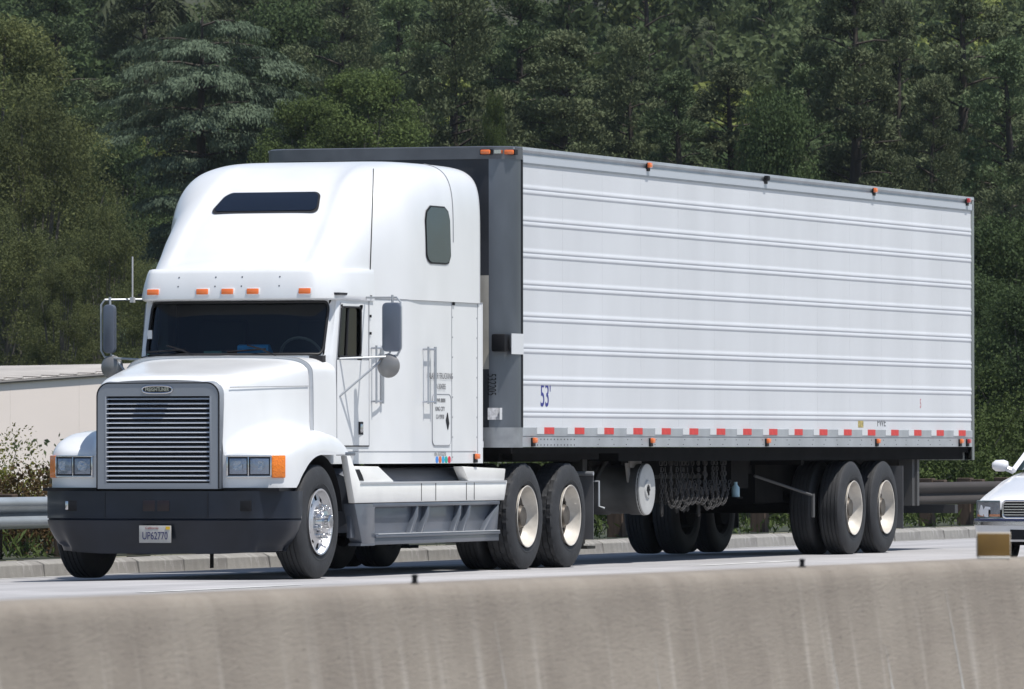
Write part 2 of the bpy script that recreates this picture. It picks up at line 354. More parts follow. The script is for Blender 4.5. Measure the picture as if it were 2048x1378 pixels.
dl = Thing('barrier_reflector', (18.725,-44.17,.81), 'flat ochre reflector plate standing on the barrier in front of the white car', 'reflector')
part(dl, 'reflector_plate', MB().box((18.670,-44.185,.818),(18.780,-44.175,.894)), mat('ochre_reflector', (.145,.08,.012), .5, var=.1, vscale=20), bev=.002)
part(dl, 'plate_frame', MB().box((18.667,-44.174,.815),(18.783,-44.168,.899)), mat('pale_frame', (.55,.5,.42), .6), bev=.001)
part(dl, 'base', MB().box((18.673,-44.210,.809),(18.777,-44.160,.817)), mat('base_white', (.62,.60,.56), .7), bev=.002)
for ch in dl.o.children: pass
dl.o.rotation_euler = (0,0,YAW+.02)
# ---- building
BW = mat('painted_stucco', (.84,.75,.69), .8, var=.06, vscale=.25, stretch=(1,1,3))
RF = mat('pale_roof_sheet', (.52,.485,.45), .7, var=.18, vscale=.5, stretch=(1,1,1))
bP0 = np.array(view_xy(col_off(-700,147), 147)); bP1 = np.array(view_xy(col_off(560,157), 157)); L_ = float(np.linalg.norm(bP1-bP0))
bd_ = (bP1-bP0)/L_; bn = np.array([-bd_[1], bd_[0]]); WID = 16.
D_ = Thing('warehouse', (float(bP0[0]), float(bP0[1]), 0), 'low off-white warehouse with a pale metal roof behind the guardrail', 'building')
def bp_(u, v, z): q = bP0+bd_*u+bn*v; return (float(q[0]), float(q[1]), z)
ze = lambda u: 2.02+.062*u          # the eave climbs gently to the right
def bbox(u0,u1,v0,v1,z0,f):
    return MB().add([bp_(u,v,z0) for u,v in ((u0,v0),(u1,v0),(u1,v1),(u0,v1))]+[bp_(u,v,f(u)) for u,v in ((u0,v0),(u1,v0),(u1,v1),(u0,v1))],[(0,3,2,1),(4,5,6,7),(0,1,5,4),(1,2,6,5),(2,3,7,6),(3,0,4,7)])
npan = 9
for k in range(npan): part(D_, 'wall_panel', bbox(L_*k/npan+.0015, L_*(k+1)/npan-.0015, 0, .2, -.4, ze), BW, smooth=0)
part(D_, 'end_wall', bbox(L_-.2,L_,.2,WID,-.4,lambda u: 2.6), BW, smooth=0); part(D_, 'rear_wall', bbox(0,L_,WID,WID+.2,-.4,lambda u: 2.9), BW, smooth=0)
part(D_, 'wall_core', bbox(.2,L_-.2,.205,WID-.1,-.3,lambda u: 1.95), mat('dark_joint', (.10,.10,.11), .7), smooth=0)
part(D_, 'roof', MB().grid([[bp_(u, v, ze(u)+.03+(v+.06)/(WID+.1)*(3.82-.070*u-ze(u))) for u in np.linspace(-.2,L_+.1,12)] for v in (-.06, 4, 8, 12, WID+.05)]), RF, smooth=0)
part(D_, 'eave_trim', MB().tube([bp_(-.2,-.04,ze(-.2)-.01), bp_(L_+.1,-.04,ze(L_+.1)-.01)], .035, 6), mat('eave_grey', (.16,.15,.145), .7), smooth=0)
ridge = MB()
for k in range(34):
    u = L_*(k+.5)/34; f = lambda v: ze(u)+.045+(v+.06)/(WID+.1)*(3.82-.070*u-ze(u)); ridge.tube([bp_(u+.0,-.05,f(-.05)), bp_(max(0,u-2.2),WID,f(WID))], .035, 4)
rg = part(D_, 'roof_rib', ridge, RF, smooth=0); rg['kind'] = 'stuff'
# houses on the hillside
for px, D0, c, lb in ((1496,600,(.55,.42,.30),'small tan house among the trees high on the hillside'),(1690,640,(.50,.30,.22),'terracotta coloured house behind the tall pines on the hillside'),(2042,420,(.62,.62,.60),'white house wall showing between trees at the right edge')):
    x, y = view_xy(col_off(px, D0), D0); z = 1.18+(896-(50 if px < 1600 else (62 if px < 1800 else 140)))/FPX*D0
    H = Thing('hill_house', (x,y,z), lb, 'house')
    part(H, 'wall', MB().box((x-3.2,y-3,z-4),(x+3.2,y+3,z+.6)), mat('house_%d'%px, c, .8))
    part(H, 'roof', MB().prism([(x-3.7,z+.6),(x+3.7,z+.6),(x,z+2.2)],'y',y-3.4,y+3.4), mat('roof_tile_%d'%px, tuple(q*.6 for q in c), .8))
    for q in (-1.6,1.2): part(H, 'window', MB().box((x+q-.5,y-3.03,z-1.4),(x+q+.5,y-2.98,z-.3)), DGL)

# ================================================================= TRACTOR
T = Thing('semi_truck', (0., -3.2, 0.), 'white semi truck tractor with raised roof sleeper and black bumper', 'truck')
PK = [(0,-4.14),(.4,-4.13),(.74,-4.07),(.90,-3.98),(.965,-3.88),(1.02,-3.4),(1.05,-3.05),(1.12,-2.85),(1.185,-2.6),(1.2,-2.3),(1.2,-1.4),(1.2,-.68),(1.17,-.61),(.6,-.60),(0,-.60)]
RK = [1,1,1,.95,.6,.05,0,0,0,0,0,0,0,0,0]
def plan(t, z, off=0.):
    s = -1 if t < 0 else 1; t = abs(t)
    x, y = cr_interp(PK, t); w_ = float(np.interp(t, range(len(RK)), RK))
    if off:
        x2, y2 = cr_interp(PK, t+.02); x1, y1 = cr_interp(PK, t-.02); dx, dy = x2-x1, y2-y1; L = math.hypot(dx, dy) or 1
        x += off*dy/L; y -= off*dx/L
    if z > 2.03: y += .36*(z-2.03)*w_
    return (s*x, y, z)
def tof(fn, a=0., b=13.):   # t where fn(plan) crosses zero
    lo, hi = a, b
    for _ in range(40):
        m_ = .5*(lo+hi)
        if fn(cr_interp(PK, m_)) > 0: hi = m_
        else: lo = m_
    return .5*(lo+hi)
tx = lambda x: tof(lambda p: p[0]-x, 0, 8)
ty = lambda y: tof(lambda p: p[1]-y, 1, 12)
TW, TD0, TD1 = tx(.875), ty(-3.86), ty(-3.40)
WZ0, WZ1, DZ0, DZ1 = 2.05, 2.535, 2.03, 2.49
# ---- cab shell
cols_ = sorted(set([round(x, 4) for x in list(np.arange(0, 14.01, .25)) + [TW, TD0, TD1]])); cols_ = [-c for c in cols_[:0:-1]] + cols_
rows_ = [1.04,1.06,1.3,1.6,1.9,2.03,2.05,2.2,2.35,2.49,2.535,2.58]
def skipw(i, j):
    z = .5*(rows_[i]+rows_[i+1]); t = .5*(cols_[j]+cols_[j+1])
    if WZ0 < z < WZ1 and abs(t) < TW: return True
    if DZ0 < z < DZ1 and TD0 < abs(t) < TD1: return True
    return False
mb = MB().grid([[plan(t, z) for t in cols_] for z in rows_], skipw)
def patch(t0, t1, z0, z1, r, off=0.):     # white corner fans round a window, rubber ring path
    sx = abs((plan(t1,z0)[0]-plan(t0,z0)[0])**2+(plan(t1,z0)[1]-plan(t0,z0)[1])**2)**.5/abs(t1-t0)
    ru = r/sx; F = []
    path = []
    for cu, cv, a0, ct, cz in ((t1-ru, z0+r, -90, t1, z0), (t1-ru, z1-r, 0, t1, z1), (t0+ru, z1-r, 90, t0, z1), (t0+ru, z0+r, 180, t0, z0)):
        arc = [(cu+ru*math.cos(RAD(a0+15*k)), cv+r*math.sin(RAD(a0+15*k))) for k in range(7)]
        V = [plan(ct, cz, off)] + [plan(a, b, off) for a, b in arc]
        F.append((V, [(0,k,k+1) for k in range(1,7)])); path.append(arc)
    ring = []
    for k in range(4):
        ring += path[k]; a = path[k][-1]; b = path[(k+1) % 4][0]
        for q in range(1, 12): ring.append((a[0]+(b[0]-a[0])*q/12, a[1]+(b[1]-a[1])*q/12))
    return F, [plan(a, b, .006) for a, b in ring]
rings = []
for a in ((-TW,TW,WZ0,WZ1,.09), (TD0,TD1,DZ0,DZ1,.05), (-TD1,-TD0,DZ0,DZ1,.05)):
    F, ring = patch(*a); rings.append(ring)
    for V, f in F: mb.add(V, f)
# floor of the cab
mb.add([plan(t, 1.04) for t in cols_], [tuple(range(len(cols_)))])
body = part(T, 'cab_body', mb, WHITE, smooth=35)
ws = part(T, 'windshield', MB().grid([[plan(t, z, -.012) for t in np.linspace(-TW-.1, TW+.1, 25)] for z in np.linspace(WZ0-.01, WZ1+.01, 5)]), GLS)
part(T, 'rubber_seal', MB().tube(rings[0], .013, 6, closed=True), RUBD, parent=ws)
for k, s in ((1,1),(2,-1)):
    dw = part(T, 'door_window', MB().grid([[plan(s*t, z, -.012) for t in np.linspace(TD0-.05, TD1+.05, 6)] for z in (DZ0-.01, 2.2, 2.35, DZ1+.01)]), GLD)
    part(T, 'rubber_seal', MB().tube(rings[k], .010, 6, closed=True), RUBD, parent=dw)
    a = plan(s*ty(-3.68), DZ0, -.005); b = plan(s*ty(-3.68), DZ1, -.005)
    part(T, 'vent_bar', MB().tube([a, b], .011, 6), RUBD, parent=dw)
# ---- roof cap
CAPT = [(-4.05,.0,2.80,4.),(-3.9,.0,2.92,4.),(-3.7,.0,3.08,4.1),(-3.4,.0,3.32,4.3),(-3.0,.0,3.60,4.6),(-2.7,0,3.76,5.0),(-2.4,0,3.85,5.8),(-2.0,0,3.90,6.5),(-1.5,0,3.905,8.),(-.9,0,3.90,9.),(-.68,0,3.89,9.),(-.61,0,3.86,9.)]
def cap_par(y):
    t = np.interp(y, [c[0] for c in CAPT], range(len(CAPT))); c = cr_interp(CAPT, float(t))
    wv = plan(ty(min(-.70, max(y, -3.86))), 2.0)[0]+.004
    wv *= float(np.interp(y, [-4.05,-3.7,-3.4,-3.0,-2.65,-2.3], [.90,.93,.96,.99,1.,1.01]))
    return wv, c[2], c[3]
def sm(a, b, x):
    x = max(0., min(1., (x-a)/(b-a))); return x*x*(3-2*x)
def cap_pt(y, ph):
    wv, zt, n = cap_par(y); c, s = math.cos(ph), math.sin(ph)
    x = wv*math.copysign(abs(c)**(2/n), c); z = 2.575+(zt-2.575)*abs(s)**(2/n)
    d = .045*(1-sm(.60, .74, abs(x)+.10*sm(-3.6,-2.5,y)))*sm(-3.95,-3.8,y)*(1-sm(-2.75,-2.0,y))
    return (x, y, z-d)
def cap_side(y, z, off=0.):
    wv, zt, n = cap_par(y); q = (z-2.575)/(zt-2.575); return (wv*(1-q**n)**(1/n)+off, y, z)
ys = list(np.linspace(-4.05,-.66, 70)); PH = [math.pi*k/72 for k in range(73)]
G = [[cap_pt(y, p) for p in PH] for y in ys]
last = G[-1]
G.append([(p[0]*.985, -.625, 2.575+(p[2]-2.575)*.985) for p in last]); G.append([(p[0]*.95, -.60, 2.575+(p[2]-2.575)*.95) for p in last]); G.append([(0,-.598,2.6) for p in last])
part(T, 'roof_fairing', MB().grid(G), WHITE, smooth=60)
# seams
def seam(pts, r=.0045, m=GAP, nm='panel_gap', parent=None): return part(T, nm, MB().tube(pts, r, 4), m, smooth=0, parent=parent)
seam([plan(t, 2.577, .002) for t in np.arange(TD1+.1, 11.6, .2)], .005, GAPL)
seam([plan(t, 1.155, .002) for t in np.arange(TD0, 11.0, .2)], .003, GAPL)
def seam_y(z):
    lo, hi = -3.35, -1.9
    for _ in range(40):
        y = .5*(lo+hi); wv, zt, n = cap_par(y); q = (z-2.575)/(zt-2.575); x = 0 if q >= 1 else wv*(1-q**n)**(1/n)
        if y > -3.2+2.6*(1.03-x)+.10*(z-2.58): hi = y
        else: lo = y
    return y
seam([cap_side(seam_y(z), z, .005) for z in list(np.linspace(2.58,3.7,20))+[3.74,3.78,3.81]], .0055, GAP)
seam([(lambda q: (q[0]+.004, q[1], q[2]+.003))(cap_pt(-1.42+.0*p, p)) for p in np.linspace(.03, 1.25, 30)], .004, GAPL)
seam([plan(ty(-1.42), z, .002) for z in (1.06, 1.5, 2.0, 2.57)], .003, GAPL)
seam([plan(ty(-.70), z, .002) for z in (1.06, 1.5, 2.0, 2.57)], .003, GAPL)
part(T, 'hinge_block', MB().box((1.19,-1.40,2.545),(1.215,-1.36,2.605)), BLACKP)
# rivets down the sleeper panel (joined: tiny)
mb = MB()
for z in np.arange(1.1, 2.56, .19):
    for y in (-1.395, -.72): mb.lathe([(0,.009),(.004,.008),(.006,0)], (1.199, y, z), 'x', 6)
rv = part(T, 'rivets', mb, GAPL); rv['kind'] = 'stuff'
# roof window, sleeper side windows
def cap_z(x, y):
    wv, zt, n = cap_par(y); z = 2.575+(zt-2.575)*max(0, 1-(abs(x)/wv)**n)**(1/n)
    return z-.045*(1-sm(.60, .74, abs(x)+.10*sm(-3.6,-2.5,y)))*sm(-3.95,-3.8,y)*(1-sm(-2.75,-2.0,y))
def roofwin(grow, dz):
    poly = rrect(-.49-grow, .49+grow, -3.235-grow, -2.985+grow, .07)
    cx_, cy2 = 0, -3.11; R_ = []
    for k in np.linspace(0, 1, 5): R_.append([(cx_+(u-cx_)*k*(1-.06*(v-cy2)/.11), cy2+(v-cy2)*k) for u, v in poly+[poly[0]]])
    return MB().grid([[(u, v-.4*dz, cap_z(u, v)+dz) for u, v in r] for r in R_])
rw = part(T, 'roof_window', roofwin(0, .016), DGL); part(T, 'rubber_seal', roofwin(.018, .010), RUBD, parent=rw)
sw_poly = [(-2.16,3.01),(-2.17,3.33),(-2.13,3.41),(-2.02,3.46),(-1.66,3.46),(-1.57,3.42),(-1.53,3.34),(-1.51,3.02),(-1.56,2.955),(-1.64,2.94),(-2.04,2.94),(-2.11,2.96)]
def sidewin(k0, off):
    c0 = (-1.84, 3.2); return MB().grid([[cap_side(c0[0]+(u-c0[0])*k*k0, c0[1]+(v-c0[1])*k*k0, off) for u, v in sw_poly+[sw_poly[0]]] for k in (0.01,.5,1)])
for s in (1, -1):
    a, b = sidewin(1, .012), sidewin(1.06, .006)
    if s < 0:
        a.v = [(-p[0],p[1],p[2]) for p in a.v]; b.v = [(-p[0],p[1],p[2]) for p in b.v]
    sw = part(T, 'sleeper_window', a, SGL); part(T, 'rubber_seal', b, RUBD, parent=sw)
    c = MB().box((1.14,-2.15,3.185),(1.20,-1.54,3.195)) if s > 0 else MB().box((-1.20,-2.15,3.185),(-1.14,-1.54,3.195))
    part(T, 'window_bar', c, GREY, parent=sw)
# ---- sun visor with five marker lamps
VPK = [(0,-4.14),(.5,-4.13),(.77,-4.105),(.865,-4.045),(.925,-3.93),(.985,-3.7),(1.03,-3.4),(1.056,-3.12)]
def vis(t, z, off):
    s = -1 if t < 0 else 1; t = abs(t); x, y = cr_interp(VPK, t); x2, y2 = cr_interp(VPK, t+.02); x1, y1 = cr_interp(VPK, max(0,t-.02)); dx, dy = x2-x1, y2-y1; L = math.hypot(dx, dy) or 1
    off -= .165; k = 1-.86*sm(3.4, 7, t) if off > -.1 else 1.; off = off*k if off > -.1 else off*(1-.8*sm(4.5,7,t))
    return (s*(x+off*dy/L), y-off*dx/L, z)
def txv(x):
    lo, hi = 0., 7.
    for _ in range(40):
        m_ = .5*(lo+hi)
        if cr_interp(VPK, m_)[0] > x: hi = m_
        else: lo = m_
    return lo
VP = [(2.60,-.02),(2.552,.10),(2.552,.165),(2.566,.185),(2.60,.185),(2.70,.165),(2.80,.135),(2.838,.115),(2.846,.09),(2.84,-.02),(2.80,-.14)]
vi = part(T, 'sun_visor', MB().grid([[vis(t, z, o) for t in np.linspace(-7, 7, 90)] for z, o in VP]), WHITE, smooth=50)
lm = MB().box((-.058,-.016,-.026),(.058,.008,.026)).mesh('marker_lens', AMB, 40, .008)
bz = MB().box((-.066,-.006,-.034),(.066,.010,.034)).mesh('lamp_bezel', WHITE, 40, .005)
for x in (-.75,-.25,0,.25,.75):
    t = txv(abs(x))*(1 if x >= 0 else -1); p = vis(t, 2.63, .178)
    l_ = inst(T, 'marker_lamp', bz, (p[0], p[1]-.004, p[2]), rot=(RAD(-6),0,0)); link('lens', lm, l_, loc=(0,-.006,0))
mb = MB()
for x in (-.5,-.13,.13,.5):
    for z in (2.68, 2.765):
        t = txv(abs(x)+.001)*(1 if x >= 0 else -1); p = vis(t, z, .165+(.003 if z < 2.7 else -.019)); mb.box((p[0]-.006,p[1]-.004,p[2]-.006),(p[0]+.006,p[1]+.004,p[2]+.006))
st = part(T, 'visor_screws', mb, GREY, parent=vi); st['kind'] = 'stuff'
# ---- hood with fenders
zcT = [(-5.80,1.80),(-5.78,1.82),(-5.74,1.84),(-5.6,1.865),(-5.35,1.895),(-4.95,1.945),(-4.6,1.99),(-4.38,2.015)]
whT = [(-5.80,.595),(-5.77,.615),(-5.7,.64),(-5.6,.665),(-5.35,.72),(-4.95,.795),(-4.6,.85),(-4.38,.885)]
zfT = [(-5.80,1.12),(-5.78,1.145),(-5.72,1.18),(-5.6,1.235),(-5.45,1.285),(-5.2,1.33),(-4.92,1.35),(-4.7,1.348),(-4.4,1.305),(-4.2,1.235),(-4.07,1.165)]
xoT = [(-5.80,.66),(-5.79,.78),(-5.765,.93),(-5.71,1.05),(-5.63,1.13),(-5.52,1.175),(-5.3,1.21),(-5.0,1.225),(-4.4,1.225),(-4.07,1.215)]
def zbot(y):
    if y > -4.92: return 1.125
    q = .61**2-(y+4.92)**2
    return max(.83, .515+math.sqrt(q)) if q > 0 else .83
def hsec(y):
    w_, zc, zf, xo, zb = lin(whT,y), lin(zcT,y), lin(zfT,y), lin(xoT,y), zbot(y)
    zf2 = zf; d = xo-w_; K = [(0,zc),(.35*w_,zc-.002),(.7*w_,zc-.014),(.88*w_,zc-.04),(.965*w_,zc-.085),(w_,zc-.16),(w_+.008,zf2+.30*(zc-zf2)),(w_+.014,zf2+.07)]
    K += [(w_+.014+min(.05,.1*d),zf2+.015),(w_+.30*d,zf2+.005),(w_+.62*d,zf2-.002),(w_+.85*d,zf2-.03),(w_+.965*d,zf2-.09),(w_+d,max(zb+.02,zf2-.17)),(w_+d,zb)]
    return K
def hring(y, sub=4):
    K = hsec(y); P = [cr_interp(K, q/sub) for q in range((len(K)-1)*sub+1)]; P[-1] = K[-1]
    return P
ysH = [-5.80,-5.795,-5.785,-5.765,-5.74,-5.71,-5.67,-5.63,-5.58,-5.52,-5.46] + list(np.linspace(-5.42,-4.38,27)) + [-4.3,-4.22,-4.14,-4.07]
nH = len(hring(-5)); HC = ysH.index(-4.38) if -4.38 in ysH else max(i for i,y in enumerate(ysH) if y <= -4.379)
G = []
for y in ysH:
    r_ = hring(y); G.append([(-x, y, z) for x, z in r_[:0:-1]] + [(x, y, z) for x, z in r_])
jw = 8*4
mbH = MB().grid(G, lambda i, j: i >= HC and abs(j-(nH-1)+.5) < jw)
# front lip returning behind the grille and lamps
mbH.grid([G[0], [(x, -5.70, z*.0+max(.83, z-.03)) for x, y, z in G[0]]])
r0 = [p for p in G[0] if p[0] > .0]
for s in (1,-1):
    f = [(s*.595,-5.799,.83)]+[(s*abs(p[0]),-5.80,p[2]) for p in r0 if p[0] > .594 and p[2] < 1.2]
    mbH.add(f, [tuple(range(len(f)))])
hood = part(T, 'hood', mbH, WHITE, smooth=50)
# inner wheel arch liners, fender rear trims
for s in (1,-1):
    arc = [(-4.92+.615*math.cos(a), .515+.615*math.sin(a)) for a in np.linspace(math.pi*.86, .15, 16)]
    part(T, 'arch_liner', MB().grid([[(s*x, y, z) for y, z in arc] for x in (.70, 1.19)]).add([(s*.70, -5.5,.4)]+[(s*.70,y,z) for y,z in arc]+[(s*.70,-4.3,.4)], [tuple(range(18))]), BLACKP)
    part(T, 'fender_trim', MB().box((s*1.13 if s>0 else -1.225,-4.33,1.118),(1.225 if s>0 else -1.13,-4.06,1.150)), GREY, bev=.008)
# cowl between hood and windshield
G = []
for y in np.linspace(-4.375,-3.93,8):
    K = [(0,2.03+.05*(y+4.375)),(.4,2.03),(.72,2.018),(.84,1.985),(.905,1.93),(.925,1.84),(.93,1.5),(.93,1.13)]
    wk = 1+.06*(y+4.375)/.44; P = [cr_interp(K, q/4) for q in range(29)]
    G.append([(-x*wk,y,z) for x,z in P[:0:-1]]+[(x*wk,y,z) for x,z in P])
cowl = part(T, 'cowl', MB().grid([[(x*.9,y,z-.09) for x,y,z in G[0]]]+G), WHITE, smooth=50)
part(T, 'panel_gap', MB().tube([(G[0][k][0]*1.001, -4.378, G[0][k][2]+.002) for k in range(2, len(G[0])-2)], .0035, 4), GAPL, smooth=0, parent=cowl)
seam([(lin(whT,y)+.012, y, 1.735+.02*(y+5.7)/1.3) for y in np.linspace(-5.72,-4.4,12)], .004, GAPL, parent=hood)
tm = text_mesh('21', .07, GREYT, .8); inst(T, 'unit_number', tm, (.675,-5.52,1.60), rot=(RAD(90),0,RAD(76)))
# ---- wipers
for s, x0 in ((1,.38),(-1,-.42)):
    wp = part(T, 'wiper', MB().tube([(x0+.12,-4.22,2.035),(x0-.05,-4.16,2.10),(x0-.20,-4.12,2.135)], .008, 6).tube([(x0-.40,-4.125,2.075),(x0-.02,-4.115,2.10)], .009, 6), BLACKP)
# ---- grille
GX, GZ0, GZ1 = .585, .82, 1.765
def gout(grow=0, r=.11, y=-5.86):
    P = []
    for k in range(7):
        a = RAD(90*k/6); P.append((GX+grow-r+r*math.cos(a), GZ1+grow-r+r*math.sin(a)))
    P = [(GX+grow, GZ0-grow)] + P
    P2 = [(-x, z) for x, z in P[::-1]]; return [(x, y, z+.018*(1-(x/GX)**2) if z > 1.5 else z) for x, z in P+P2]
o_ = gout(); i_ = [(max(-.51,min(.51,p[0])), p[1], max(.872,min(1.655,p[2]))) for p in o_]
fr = MB()
ob = [(p[0]*1.045, -5.78, p[2]+(.02 if p[2] > 1.5 else -.0)) for p in o_]; ib = [(p[0], -5.79, p[2]) for p in i_]
fr.grid([ob+[ob[0]], [(p[0]*1.01,-5.855,p[2]+.003) for p in o_]+[(o_[0][0]*1.01,-5.855,o_[0][2])], o_+[o_[0]], i_+[i_[0]], ib+[ib[0]]])
gr = part(T, 'grille_surround', fr, LGREY, smooth=35)
part(T, 'surround_edge', MB().tube([(p[0]*1.012,-5.858,p[2]+.004) for p in o_], .007, 6), BLACKP, parent=gr)
part(T, 'radiator_core', MB().box((-.52,-5.775,.85),(.52,-5.76,1.68)), mat('radiator', (.006,.008,.014), .7, bump=.4, bscale=80), parent=gr)
sl = MB().prism([(-.034,-.006),(-.033,-.003),(-.012,.008),(.014,.008),(.02,.003),(.0,-.001),(-.02,-.006)], 'x', -.508, .508)
slm = sl.mesh('slat', mat('bright_slat', (.80,.82,.86), .35, metal=.2), 30)
for k in range(18): inst(T, 'slat', slm, (0,-5.82,.897+k*.0432), parent=gr)
part(T, 'grille_stile', MB().box((-.52,-5.862,.872),(-.502,-5.80,1.655)).box((.502,-5.862,.872),(.52,-5.80,1.655)), LGREY, parent=gr, bev=.003)
# badge
bd = MB(); el = [(.145*math.copysign(abs(math.cos(a))**.7,math.cos(a)), .034*math.copysign(abs(math.sin(a))**.7,math.sin(a))) for a in np.linspace(0, 2*math.pi, 40, endpoint=False)]
bd.tube([(x, -5.873, 1.715+z) for x, z in el], .008, 6, closed=True)
bdo = part(T, 'badge', bd, CHROME, parent=gr)
part(T, 'badge_plate', MB().prism([(x*.96,1.715+z*.9) for x,z in el],'y',-5.872,-5.855), BUMP, parent=gr)
inst(T, 'badge_lettering', text_mesh('FREIGHTLINER', .048, CHROME, .74, bold=.0012), (0,-5.876,1.715), parent=gr, rot=FRONT)
# ---- headlights: frame follows the fender plan
XO = sorted([(b,a) for a,b in xoT if a <= -5.3])
def hl(x, z, off, s=1):
    y = float(np.interp(x, [a for a,_ in XO], [b for _,b in XO])); 
    x2, x1 = x+.01, x-.01; dy = float(np.interp(x2,[a for a,_ in XO],[b for _,b in XO])-np.interp(x1,[a for a,_ in XO],[b for _,b in XO]))/.02
    L = math.hypot(1, dy); return (s*(x+off*dy/L), y-off/L, z)
for s in (1,-1):
    def panel(x0, x1, z0, z1, off, back=-.02, n=6, mm=LENS, nm='x', par=None, bev=0):
        g = MB(); xs = np.linspace(x0, x1, n)
        F_ = [[hl(x, z, off, s) for x in xs] for z in (z0, z1)]; B_ = [[hl(x, z, back, s) for x in xs] for z in (z0, z1)]
        g.grid([B_[0], F_[0], F_[1], B_[1]])
        for e in (0,-1): g.add([F_[0][e], F_[1][e], B_[1][e], B_[0][e]], [(0,1,2,3)])
        return part(T, nm, g, mm, parent=par, smooth=40, bev=bev)
    hb = panel(.655, 1.035, .925, 1.12, .010, nm='headlight', mm=BUMP)
    for (a,b,c,d) in ((.65,1.04,.922,.938),(.65,1.04,1.108,1.122),(.65,.665,.938,1.108),(1.03,1.042,.938,1.108),(.845,.855,.938,1.108)):
        panel(a, b, c, d, .026, nm='bezel', mm=CHROME, par=hb, bev=.003)
    for a, b in ((.675,.835),(.865,1.022)):
        l_ = panel(a, b, .952, 1.095, .020, nm='lens', mm=LENS, par=hb, bev=.006)
        q = hl((a+b)/2, 1.028, .021, s)
        part(T, 'reflector', MB().prism(rrect(q[0]-.045,q[0]+.045,.985,1.07,.03,3),'y',q[1]-.004,q[1]), mat('headlight_reflector', (.35,.40,.48), .2, metal=.8, bump=.6, bscale=35), parent=l_)
    panel(1.043, 1.132, .918, 1.122, .022, nm='turn_signal', mm=AMB2, n=9, bev=.03)
# ---- bumper
def bplan(z):
    k = sm(.58, .22, z); wv = 1.205-.13*k**1.8; yr = -5.34-.02*(z<.8)-.13*k; yf = -5.90+.07*k
    return [(0,yf),(.5,yf+.012),(.85,yf+.06),(1.02*wv/1.205,yf+.14),(wv-.04,yf+.25),(wv,yf+.40),(wv,yr)]
zsB = [.80,.79,.72,.60,.555,.545,.535,.45,.38,.32,.28,.255,.24,.235]
G = []
for z in zsB:
    K = bplan(z); P = [cr_interp(K, q/5) for q in range(31)]
    o = -.012 if abs(z-.545) < .004 else 0.
    dz = lambda x: (.025*sm(.5,1.1,abs(x)) if z < .3 else 0)
    G.append([(-(x+o),y-o,z+dz(x)) for x,y in P[:0:-1]]+[(x+o,y-o,z+dz(x)) for x,y in P])
top = [(x*.93, y+.10, .795) for x,y,z in G[0]]; bot = [(x*.9, y+.18, .245) for x,y,z in G[-1]]
bp = part(T, 'bumper', MB().grid([top]+G+[bot]), BUMP, smooth=45)
for x, wd in ((-.82,.075),(.82,.075),(-.07,.058),(.07,.058)):
    K = bplan(.67); P = [cr_interp(K, q/20) for q in range(121)]; y = min((abs(p[0]-abs(x)), p[1]) for p in P)[1]
    m_ = BLACKP if abs(x) > .5 else mat('dark_red_reflector', (.012,.005,.007), .4)
    part(T, 'fog_lamp_recess' if abs(x) > .5 else 'tow_hole_cover', MB().box((x-wd,y-.006,.62),(x+wd,y+.03,.715)), m_, parent=bp, bev=.004)
part(T, 'fog_lamp', MB().box((-.90,-5.87,.63),(-.87,-5.82,.71)), CHROME, parent=bp, bev=.006)
for sx in (-.5,.5): seam([(sx,-5.893,.79),(sx,-5.893,.56)], .003, BLACKP, parent=bp)
part(T, 'bumper_bracket', MB().box((-.9,-5.75,.79),(.9,-5.45,.84)).box((.62,-5.8,.80),(1.15,-5.45,.83)).box((-1.15,-5.8,.80),(-.62,-5.45,.83)), BLACKP)
# license plate
lp = part(T, 'license_plate', MB().box((-.155,-5.925,.335),(.155,-5.915,.49)), mat('plate_white', (.42,.41,.39), .45, var=.1, vscale=20), bev=.003)
inst(T, 'lettering', text_mesh('UP62770', .096, mat('plate_blue', (.05,.05,.12), .5), .70, bold=.001), (0,-5.927,.395), parent=lp, rot=FRONT)
inst(T, 'lettering', text_mesh('California', .030, mat('plate_red', (.30,.05,.05), .5), 1.1), (-.03,-5.927,.468), parent=lp, rot=FRONT)
part(T, 'sticker', MB().box((.105,-5.929,.455),(.145,-5.924,.482)), mat('yellow_sticker', (.7,.45,.02), .5), parent=lp)
part(T, 'tow_hook', MB().tube([(.30,-5.3,.26),(.30,-5.3,.02+.08)], .018, 6), BLACKP)
